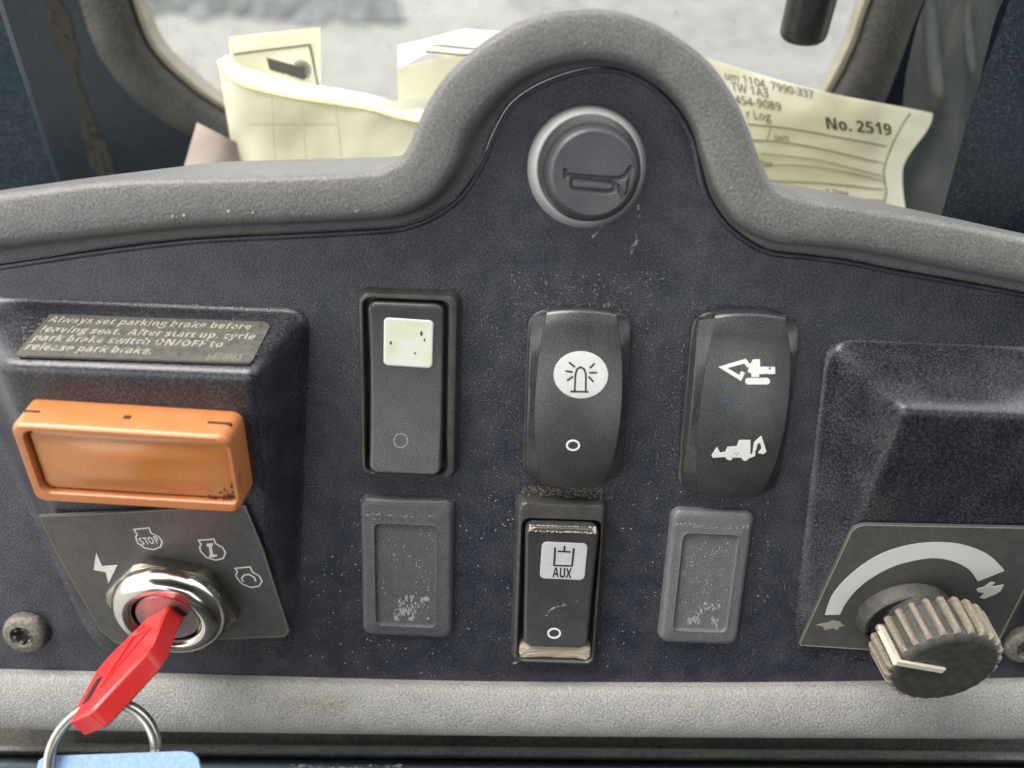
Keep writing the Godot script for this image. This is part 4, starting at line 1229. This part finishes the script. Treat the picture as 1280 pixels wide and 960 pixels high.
func ignition() -> void:
	var f := face_frame(FACE_L, 221, 746, 0.0009)
	var t := thing("ignition_switch", "round chrome ignition switch with hex nut on its decal plate", "ignition switch", f)
	var rn := (hit(302, 749, lift(f, 0.003)) - hit(142, 749, lift(f, 0.003))).length() / 2.0
	var hx := func(r, z, a):
		var o := PackedVector3Array()
		for i in 48:
			var th := TAU * i / 48.0
			var m := fposmod(th + a, PI / 3) - PI / 6
			o.append(Vector3(cos(th), sin(th), 0) * minf(r * 0.9 / cos(m), r) + Vector3(0, 0, z))
		return o
	var nut := MB.new()
	nut.loft([hx.call(rn, -0.0002, 0.2), hx.call(rn, 0.0028, 0.2), hx.call(rn * 0.95, 0.0038, 0.2), hx.call(rn * 0.86, 0.0040, 0.2)])
	obj("hex_nut", nut, M.nut, t, Transform3D(), 30)
	var fr := lift(f, 0.0065)
	var rr := (hit(293, 754, fr) - hit(149, 754, fr)).length() / 2.0
	var c := hit(217, 755, fr)
	var ring := MB.new()
	ring.lathe([[rr * 0.98, 0.0038], [rr, 0.0044], [rr * 0.985, 0.0056], [rr * 0.94, 0.0070], [rr * 0.87, 0.0080], [rr * 0.79, 0.0085], [rr * 0.70, 0.0087], [rr * 0.63, 0.0084], [rr * 0.59, 0.0076], [rr * 0.58, 0.004], [rr * 0.58, 0.002], [0, 0.002]], 96)
	var rt := Transform3D(Basis(), Vector3(c.x * 0.3, c.y * 0.3, 0))
	obj("chrome_ring", ring, M.chrome, t, rt, 60)
	var cyl := MB.new()
	cyl.lathe([[rr * 0.545, 0.002], [rr * 0.545, 0.0070], [rr * 0.52, 0.0074], [0, 0.0074]], 64)
	obj("lock_cylinder", cyl, M.lock, t, rt, 40)
	var slot := MB.new()
	slot.box(Vector3(0, 0, 0.0062), Vector3(0.0038, 0.0108, 0.0004))
	var b_dir := Vector3(0.80, 0.60, 0)     # across the key's blade
	var c_dir := Vector3(-0.60, 0.80, 0)    # out of the key's face
	obj("key_slot", slot, M.hole, t, rt * Transform3D(Basis(c_dir, b_dir, Vector3(0, 0, -1)), Vector3(0, 0, 0.0135)), 30)
	# the key
	var base := f * rt * Vector3(0, 0, 0.0062)
	var L := 0.031
	var tip_f := lift(f, 0.0062 + L)
	var tip := tip_f * hit(112, 905, tip_f)
	var ax := (tip - base).normalized()
	L = tip.distance_to(base)
	var wb := f.basis * b_dir
	var wc := ax.cross(wb).normalized()
	if wc.dot(f.basis * c_dir) < 0: wc = -wc
	wb = wc.cross(ax).normalized()
	# local: x along the key, y across, z out of its face
	var kb := Basis(ax, wc.cross(ax).normalized(), wc)
	var kf := Transform3D(kb, base)
	var key := thing("ignition_key", "red plastic diamond-shaped key standing in the ignition switch", "key", kf)
	var outline := [[0.0005, -0.0040], [0.0045, -0.0054], [0.0120, -0.0104], [0.0160, -0.0108], [L - 0.001, -0.0050], [L, -0.0042], [L, 0.0024], [L - 0.001, 0.0038], [0.0190, 0.0098], [0.0150, 0.0098], [0.0045, 0.0048], [0.0005, 0.0040]]
	var p := pv(outline)
	var ring_at := func(g: float, z: float) -> PackedVector3Array:
		var r := PackedVector3Array()
		var cen := Vector2(L * 0.52, 0)
		for v in p:
			var d: Vector2 = v - cen
			r.append(Vector3(cen.x + d.x * (1.0 - g * 60.0), cen.y + d.y * (1.0 - g * 140.0), z))
		return r
	var th := 0.0052
	var kb2 := MB.new()
	kb2.loft([ring_at.call(0.0006, -th / 2), ring_at.call(0.0, -th / 2 + 0.0005), ring_at.call(0.0, th / 2 - 0.0005), ring_at.call(0.0006, th / 2)], true, true)
	obj("key_head", kb2, M.key, key, Transform3D(), 35)
	var tri := MB.new()
	tri.ribbon(pv([[0.0085, -0.0028], [0.0085, 0.0030], [0.0235, -0.0002]]), 0.0006, true, th / 2 - 0.0002, th / 2 + 0.0004)
	obj("raised_triangle", tri, M.key, key, Transform3D(), 30)
	var sl := MB.new()
	sl.box(Vector3(L - 0.0070, -0.0033, th / 2), Vector3(0.0075, 0.0016, 0.0006), 0.0001)
	obj("ring_slot", sl, M.hole, key, Transform3D(Basis(Vector3(0, 0, 1), 0.30), Vector3(-0.0008, -0.0078, 0)), 30)
	var blade := MB.new()
	blade.box(Vector3(-0.002, 0, 0), Vector3(0.006, 0.0050, 0.0018), 0.0002)
	obj("key_blade", blade, M.wire, key)
	# split ring through the key, and the blue tag on it
	var cx := CAM.basis.x; var cy := CAM.basis.y; var cz := CAM.basis.z
	var depth := -(CAM.affine_inverse() * tip).z + 0.004
	var spot := func(px: float, py: float, dd := 0.0): return CAM.origin + ray(px, py) * (depth + dd)
	var rc2: Vector3 = spot.call(129, 948)
	var rad: float = rc2.distance_to(spot.call(190, 948))
	var nrm := (cz + cx * 0.25 + cy * 0.15).normalized()
	var ex := (cx - nrm * cx.dot(nrm)).normalized()
	var ey := nrm.cross(ex)
	var path := PackedVector3Array()
	for i in 130:
		var a := TAU * i / 64.0
		path.append(ex * cos(a) * rad + ey * sin(a) * rad * 1.08 + nrm * (0.0011 * i / 64.0 - 0.0011))
	var rg := MB.new()
	rg.tube(path, 0.0011, 12, false, 0.8, nrm)
	var kr := thing("key_ring", "steel split ring hanging from the red key", "key ring", Transform3D(Basis(), rc2))
	obj("split_ring", rg, M.wire, kr, Transform3D(), 60)
	var tp := []
	for q in [[62, 945], [228, 939], [240, 941], [247, 948], [250, 960], [258, 1120], [22, 1120], [46, 962], [48, 951], [54, 947]]:
		tp.append(q)
	var tf := Transform3D(Basis(cx, cy, cz).rotated(cx, -0.35), spot.call(146, 946, -0.001))
	var tg := MB.new()
	tg.poly(flat(tf, tp), -0.0008, 0.0)
	var to := thing("key_tag", "light blue plastic key tag on the split ring", "key tag", tf)
	obj("tag_card", tg, M.tag, to, Transform3D(), 30)

func throttle() -> void:
	var f := face_frame(FACE_R, 1127, 762, 0.0009)
	var t := thing("throttle_knob", "dirty ribbed black throttle knob with a white pointer", "knob", f)
	var r0 := (hit(1185, 752, lift(f, 0.002)) - hit(1067, 752, lift(f, 0.002))).length() / 2.0
	var col := MB.new()
	col.lathe([[r0 * 1.0, -0.0004], [r0, 0.0016], [r0 * 0.97, 0.0022], [r0 * 0.90, 0.0022], [r0 * 0.88, 0.0008], [0, 0.0008]], 72)
	obj("collar", col, M.knob, t, Transform3D(), 40)
	var guard := MB.new()        # the raised stop, an arc round the shaft
	var rs := []
	for k in 5: rs.append(PackedVector3Array())
	for i in 41:
		var a := lerpf(PI * 1.12, PI * 0.36, i / 40.0)
		var d := Vector3(cos(a), sin(a), 0)
		var put := [[1.03, 0.0005], [0.97, 0.0030], [0.91, 0.0037], [0.85, 0.0037], [0.81, 0.001]]
		for k in 5: rs[k].append(d * r0 * put[k][0] + Vector3(0, 0, put[k][1]))
	guard.rows(rs)
	for e in [0, 40]:
		var q: Array = [rs[0][e], rs[1][e], rs[2][e], rs[3][e], rs[4][e]]
		for k in range(1, 4):
			if e == 0: guard.tri(q[0], q[k + 1], q[k])
			else: guard.tri(q[0], q[k], q[k + 1])
	obj("stop_guard", guard, M.knob, t, Transform3D(), 35)
	# the knob itself, along its own axis
	var fb := lift(f, 0.0085)
	var p0 := fb * hit(1157, 790, fb)
	var ff := lift(f, 0.0190)
	var p1 := ff * hit(1183, 838, ff)
	var az := (p1 - p0).normalized()
	var L := p0.distance_to(p1)
	var ax := (CAM.basis.x - az * CAM.basis.x.dot(az)).normalized()
	var kf := Transform3D(Basis(ax, az.cross(ax), az), p0)
	var fk := lift(kf, L)
	var R := (hit(1247, 800, fk) - hit(1112, 858, fk)).length() / 2.0
	var inv := f.affine_inverse() * kf
	var core := MB.new()
	core.lathe([[R * 0.55, -0.011], [R * 0.55, -0.0005], [R * 0.9, 0.0], [R * 0.97, 0.0008], [R * 0.95, L - 0.0014], [R * 0.92, L - 0.0007], [R * 0.86, L - 0.0002], [R * 0.78, L], [R * 0.4, L - 0.0003], [0, L - 0.0004]], 96)
	obj("knob_body", core, M.knob, t, inv, 40)
	var rib := MB.new()
	var rw := R * 0.112
	rib.loft([ribring(R * 0.93, R * 1.05, rw, 0.0004), ribring(R * 0.93, R * 1.07, rw, 0.0010), ribring(R * 0.92, R * 1.035, rw * 0.9, L - 0.0016), ribring(R * 0.92, R * 0.98, rw * 0.85, L - 0.0009)], true, true)
	var rm := rib.mesh(35)
	var n := 25
	for i in n:
		var a := TAU * (i + 0.5) / n
		obj("rib", rm, [M.rib, M.rib_pale, M.rib, M.rib_dark, M.rib, M.rib, M.rib_pale, M.rib_dark][(i * 5 + i / 3) % 8], t, inv * Transform3D(Basis(Vector3(0, 0, 1), a), Vector3.ZERO))
	# pointer: down the side and over the face
	var pa := hit(1090, 822, fk); var pe := hit(1172, 850, fk)
	var dir := Vector2(pa.x, pa.y).normalized()
	var ang := dir.angle()
	var pt := MB.new()
	pt.box(Vector3(R * 1.01, 0, L * 0.55), Vector3(R * 0.11, R * 0.11, L * 0.95), 0.0003)
	obj("pointer", pt, M.ivory, t, inv * Transform3D(Basis(Vector3(0, 0, 1), ang), Vector3.ZERO), 30)
	var pf := MB.new()
	pf.box(Vector3(R * 0.56, 0, L + 0.0001), Vector3(R * 1.0, R * 0.13, 0.0008), 0.0002)
	obj("pointer", pf, M.ivory, t, inv * Transform3D(Basis(Vector3(0, 0, 1), ang), Vector3.ZERO), 30)

func ribring(r0: float, r1: float, w: float, z: float) -> PackedVector3Array:
	return PackedVector3Array([Vector3(r0, -w * 0.6, z), Vector3(lerpf(r0, r1, 0.7), -w * 0.55, z), Vector3(r1, -w * 0.3, z), Vector3(r1, w * 0.3, z), Vector3(lerpf(r0, r1, 0.7), w * 0.55, z), Vector3(r0, w * 0.6, z)])

var creases := FastNoiseLite.new()
func crumple(px: float, py: float) -> float:
	creases.seed = 31; creases.frequency = 0.012; creases.fractal_octaves = 2
	return 0.0009 * creases.get_noise_2d(px, py)

# a sheet of paper traced on the picture, at its own depth: f(s, t) gives the spot in the picture and how far it stands before the frame's plane
func sheet(f: Callable, fr: Transform3D, nu: int, nv: int) -> MB:
	var mb := MB.new()
	var g := func(s: float, t: float, off: float) -> Vector3:
		var q: Vector3 = f.call(s, t)
		q.z += crumple(q.x, q.y)
		return fr * (hit(q.x, q.y, lift(fr, q.z + off)) + Vector3(0, 0, q.z + off))
	mb.grid(func(s, t): return g.call(s, 1.0 - t, 0.0), nu, nv)
	mb.grid(func(s, t): return g.call(s, t, -0.0002), nu, nv)
	return mb

func bil(c: Array, s: float, t: float) -> Vector2:      # corners TL TR BR BL
	var a := Vector2(c[0][0], c[0][1]).lerp(Vector2(c[1][0], c[1][1]), s)
	var b := Vector2(c[3][0], c[3][1]).lerp(Vector2(c[2][0], c[2][1]), s)
	return a.lerp(b, t)

func papers() -> void:
	var fr := Transform3D(Basis(Vector3.RIGHT, -0.25), Vector3(0, 1.3, -0.105))
	# log form on the right
	var root := thing("log_form", "cream printed log form numbered 2519 standing behind the right side of the trim", "paper form", Transform3D())
	var bulge := func(px: float, py: float) -> float: return 0.002 * sin(px * 0.012) + 0.0015 * sin(py * 0.03 + px * 0.01) - 0.00016 * maxf(0.0, px - 1100.0)
	var right := func(t: float) -> float: return lerpf(1166, 1128, smoothstep(0.0, 0.55, t)) + 6.0 * smoothstep(0.6, 1.0, t)
	var ps := func(s: float, t: float) -> Vector3:
		var x := lerpf(850.0, right.call(t), s)
		var y := lerpf(68.0 + (x - 850) * 0.242 + 3.0 * sin(x * 0.02), 225.0 + (x - 850) * 0.215, t)
		return Vector3(x, y, bulge.call(x, y))
	obj("sheet", sheet(ps, fr, 40, 24), M.paper, root, Transform3D(), 60)
	var put := func(v: Vector3, ox: float, oy: float, sl: float, lean: float) -> Vector3:
		var px := ox + v.x + v.y * lean; var py := oy - v.y + v.x * sl
		var z: float = bulge.call(px, py) + crumple(px, py) + (0.00025 if v.z > 0 else 0.0001)
		return fr * (hit(px, py, lift(fr, z)) + Vector3(0, 0, z))
	for l in [["um 1104, 7990-337", 905, 94, 13, 0.22, false], ["TW 1A3", 914, 108, 14, 0.20, false], ["454-9089", 918, 124, 14, 0.17, false], ["r Log", 932, 142, 14, 0.15, false], ["No. 2519", 1031, 154, 20.5, 0.10, true], ["DATE", 968, 172, 8, 0.12, false], ["Hour", 948, 203, 8, 0.1, false], ["& Time", 1032, 240, 9, 0.06, false]]:
		obj("lettering", text_on(l[0], l[3], func(v): return put.call(v, l[1], l[2], l[4], -0.15), l[5]), M.form_ink, root)
	for l in [[[[935, 155], [1000, 163], [1108, 183]], 1.6], [[[938, 175], [1000, 181], [1104, 204]], 1.5], [[[950, 192], [1020, 200], [1102, 220]], 1.0], [[[950, 209], [985, 206], [1040, 212], [1104, 226]], 1.0], [[[960, 226], [1030, 229], [1104, 237]], 1.2], [[[960, 240], [1103, 251]], 1.2], [[[964, 158], [958, 177]], 1.0], [[[1138, 142], [1126, 160], [1112, 190], [1105, 215], [1108, 240], [1104, 256]], 1.6]]:
		var sp := spline(l[0], 6)
		var rb := MB.new()
		var fl := PackedVector2Array()
		for v in sp: fl.append(v)
		rb.ribbon(fl, l[1], false, 0.0, 1.0)
		rb.warp(func(v: Vector3) -> Vector3:
			var z: float = bulge.call(v.x, v.y) + crumple(v.x, v.y) + (0.00025 if v.z > 0.5 else 0.0001)
			return fr * (hit(v.x, v.y, lift(fr, z)) + Vector3(0, 0, z)))
		obj("ruled_line", rb, M.form_line, root)
	# clear bag behind it
	var bg := thing("plastic_bag", "crumpled clear plastic bag at the right of the log form", "plastic bag", Transform3D())
	var fb := Transform3D(Basis(Vector3.RIGHT, -0.15), Vector3(0, 1.3, -0.118))
	var fz := FastNoiseLite.new()
	fz.seed = 8; fz.frequency = 0.012; fz.fractal_octaves = 1
	var bs := func(s: float, t: float) -> Vector3:
		var p := bil([[1165, -30], [1262, -30], [1175, 290], [1085, 290]], s, t)
		return Vector3(p.x + 5.0 * fz.get_noise_1d(p.y * 0.8), p.y, 0.006 * fz.get_noise_2d(p.x * 1.6, p.y * 0.5) + 0.012 * s)
	var bm := MB.new()
	bm.grid(func(s, t):
		var q: Vector3 = bs.call(s, 1.0 - t)
		return fb * (hit(q.x, q.y, lift(fb, q.z)) + Vector3(0, 0, q.z)), 24, 50)
	obj("film", bm, M.bag, bg, Transform3D(), 80)
	# folded form on the left: the standing back sheet and the front leaf that curls over
	var lf := thing("folded_form", "folded cream form with a dark printed emblem, behind the left side of the trim", "paper form", Transform3D())
	var back := func(s: float, t: float) -> Vector3:
		var p := bil([[286, 46], [400, 34], [402, 150], [290, 150]], s, t)
		return Vector3(p.x, p.y, -0.008 + 0.003 * s)
	obj("back_leaf", sheet(back, fr, 8, 8), M.paper, lf, Transform3D(), 60)
	var rim := spline([[272, 74], [282, 90], [300, 103], [330, 112], [365, 120], [400, 125], [440, 131], [470, 137], [500, 146], [560, 158]], 5)
	var leaf := func(s: float, t: float) -> Vector3:
		var i := s * (rim.size() - 1); var k := mini(int(i), rim.size() - 2)
		var p := rim[k].lerp(rim[k + 1], i - k)
		var b := Vector2(lerpf(300, 566, s), 250)
		var q := p.lerp(b, t)
		return Vector3(q.x, q.y, 0.004 + 0.002 * sin(s * 7.0) * (1.0 - t) - 0.006 * pow(1.0 - s, 4.0))
	obj("front_leaf", sheet(leaf, fr, 40, 12), M.paper, lf, Transform3D(), 60)
	var curl := func(s: float, t: float) -> Vector3:      # the leaf's top edge turned back
		var i := s * (rim.size() - 1); var k := mini(int(i), rim.size() - 2)
		var p := rim[k].lerp(rim[k + 1], i - k)
		var thick := 22.0 * smoothstep(0.0, 0.12, s) * (1.0 - 0.35 * s)
		var z := 0.004 + 0.002 * sin(s * 7.0) - 0.006 * pow(1.0 - s, 4.0)
		return Vector3(p.x + 3.0 * (1.0 - t), p.y - thick * (1.0 - t), z - 0.007 * (1.0 - t))
	obj("turned_edge", sheet(curl, fr, 40, 6), M.paper_pale, lf, Transform3D(), 60)
	var eg := MB.new()
	var ep := PackedVector3Array()
	for i in rim.size():
		var q: Vector3 = leaf.call(float(i) / (rim.size() - 1), 0.02)
		ep.append(fr * (hit(q.x, q.y, lift(fr, q.z + 0.0004)) + Vector3(0, 0, q.z + 0.0004)))
	eg.tube(ep, 0.00035, 6)
	obj("glued_edge", eg, M.yellow_edge, lf)
	var flatp := func(v: Vector3) -> Vector3:
		var z := -0.008 + 0.003 * (v.x - 286.0) / 115.0 + crumple(v.x, v.y) + (0.0003 if v.z > 0.5 else 0.0001)
		return fr * (hit(v.x, v.y, lift(fr, z)) + Vector3(0, 0, z))
	var em := MB.new()
	em.ribbon(pv([[292, 68], [387, 56], [398, 110]]), 2.2, false, 0.0, 1.0)
	obj("ruled_line", em.warp(flatp), M.form_ink, lf)
	var mark := MB.new()
	mark.poly(pv([[333, 72], [370, 82], [384, 95], [380, 100], [337, 87]]), 0.0, 1.0)
	for k in 10:
		var a := -2.2 + k * 0.33
		mark.ribbon(pv([[376, 90], [376 + cos(a) * 13, 88 + sin(a) * 13]]), 1.6, false, 0.0, 0.9 + 0.01 * k)
	obj("printed_emblem", mark.warp(flatp), M.form_ink, lf)
	for x in [[[340, 120], [345, 222]], [[378, 128], [384, 222]], [[420, 130], [430, 222]], [[312, 156], [420, 156]]]:
		var rl := MB.new()
		rl.ribbon(pv(x), 1.0, false, 0.0, 1.0)
		rl.warp(func(v: Vector3) -> Vector3:
			var z := 0.0062 + crumple(v.x, v.y) + (0.0003 if v.z > 0.5 else 0.0001)
			return fr * (hit(v.x, v.y, lift(fr, z)) + Vector3(0, 0, z)))
		obj("ruled_line", rl, M.faint_line, lf)
	# a second form further right
	var mid := thing("folded_form", "bright folded cream form seen just left of the trim's arch", "paper form", Transform3D())
	var mf := func(s: float, t: float) -> Vector3:
		var p := bil([[496, 84], [600, 62], [620, 150], [500, 150]], s, t)
		return Vector3(p.x, p.y, -0.006)
	obj("front_leaf", sheet(mf, fr, 10, 6), M.paper, mid, Transform3D(), 60)
	var mt := func(s: float, t: float) -> Vector3:
		var p := bil([[580, 36], [660, 42], [640, 90], [497, 58]], s, t)
		return Vector3(p.x, p.y, lerpf(-0.022, -0.014, t))
	obj("turned_leaf", sheet(mt, fr, 10, 6), M.paper_pale, mid, Transform3D(), 60)
	var ms := func(s: float, t: float) -> Vector3:
		var p := bil([[497, 57], [562, 42], [548, 58], [498, 86]], s, t)
		return Vector3(p.x, p.y, lerpf(-0.013, -0.006, t))
	obj("side_leaf", sheet(ms, fr, 8, 4), M.paper_pale, mid, Transform3D(), 60)
	var m2 := MB.new()
	m2.ribbon(pv([[540, 56], [600, 62]]), 2.0, false, 0.0, 1.0)
	m2.ribbon(pv([[530, 64], [596, 71]]), 2.2, false, 0.0, 1.0)
	m2.warp(func(v: Vector3) -> Vector3:
		var z := -0.0056 + crumple(v.x, v.y) + (0.0003 if v.z > 0.5 else 0.0001)
		return fr * (hit(v.x, v.y, lift(fr, z)) + Vector3(0, 0, z)))
	obj("ruled_line", m2, M.form_ink, mid)
	# white slip between the two
	var ws := thing("paper_slip", "white crumpled slip lying behind the folded form's curled edge", "paper", Transform3D())
	var wf := func(s: float, t: float) -> Vector3:
		var p := bil([[462, 132], [545, 118], [560, 160], [480, 150]], s, t)
		return Vector3(p.x, p.y, -0.002 + 0.002 * sin(s * 5.0))
	obj("sheet", sheet(wf, fr, 10, 5), M.paper_pale, ws, Transform3D(), 60)
	# the pinkish paper at the left
	var pk := thing("brown_card", "dusty pinkish brown card tucked left of the folded form", "card", Transform3D())
	var pf := func(s: float, t: float) -> Vector3:
		var p := bil([[246, 153], [296, 178], [312, 250], [218, 250]], s, t)
		return Vector3(p.x, p.y, -0.002 + 0.004 * sin(s * 2.5))
	obj("sheet", sheet(pf, fr, 10, 8), M.paper_pink, pk, Transform3D(), 60)
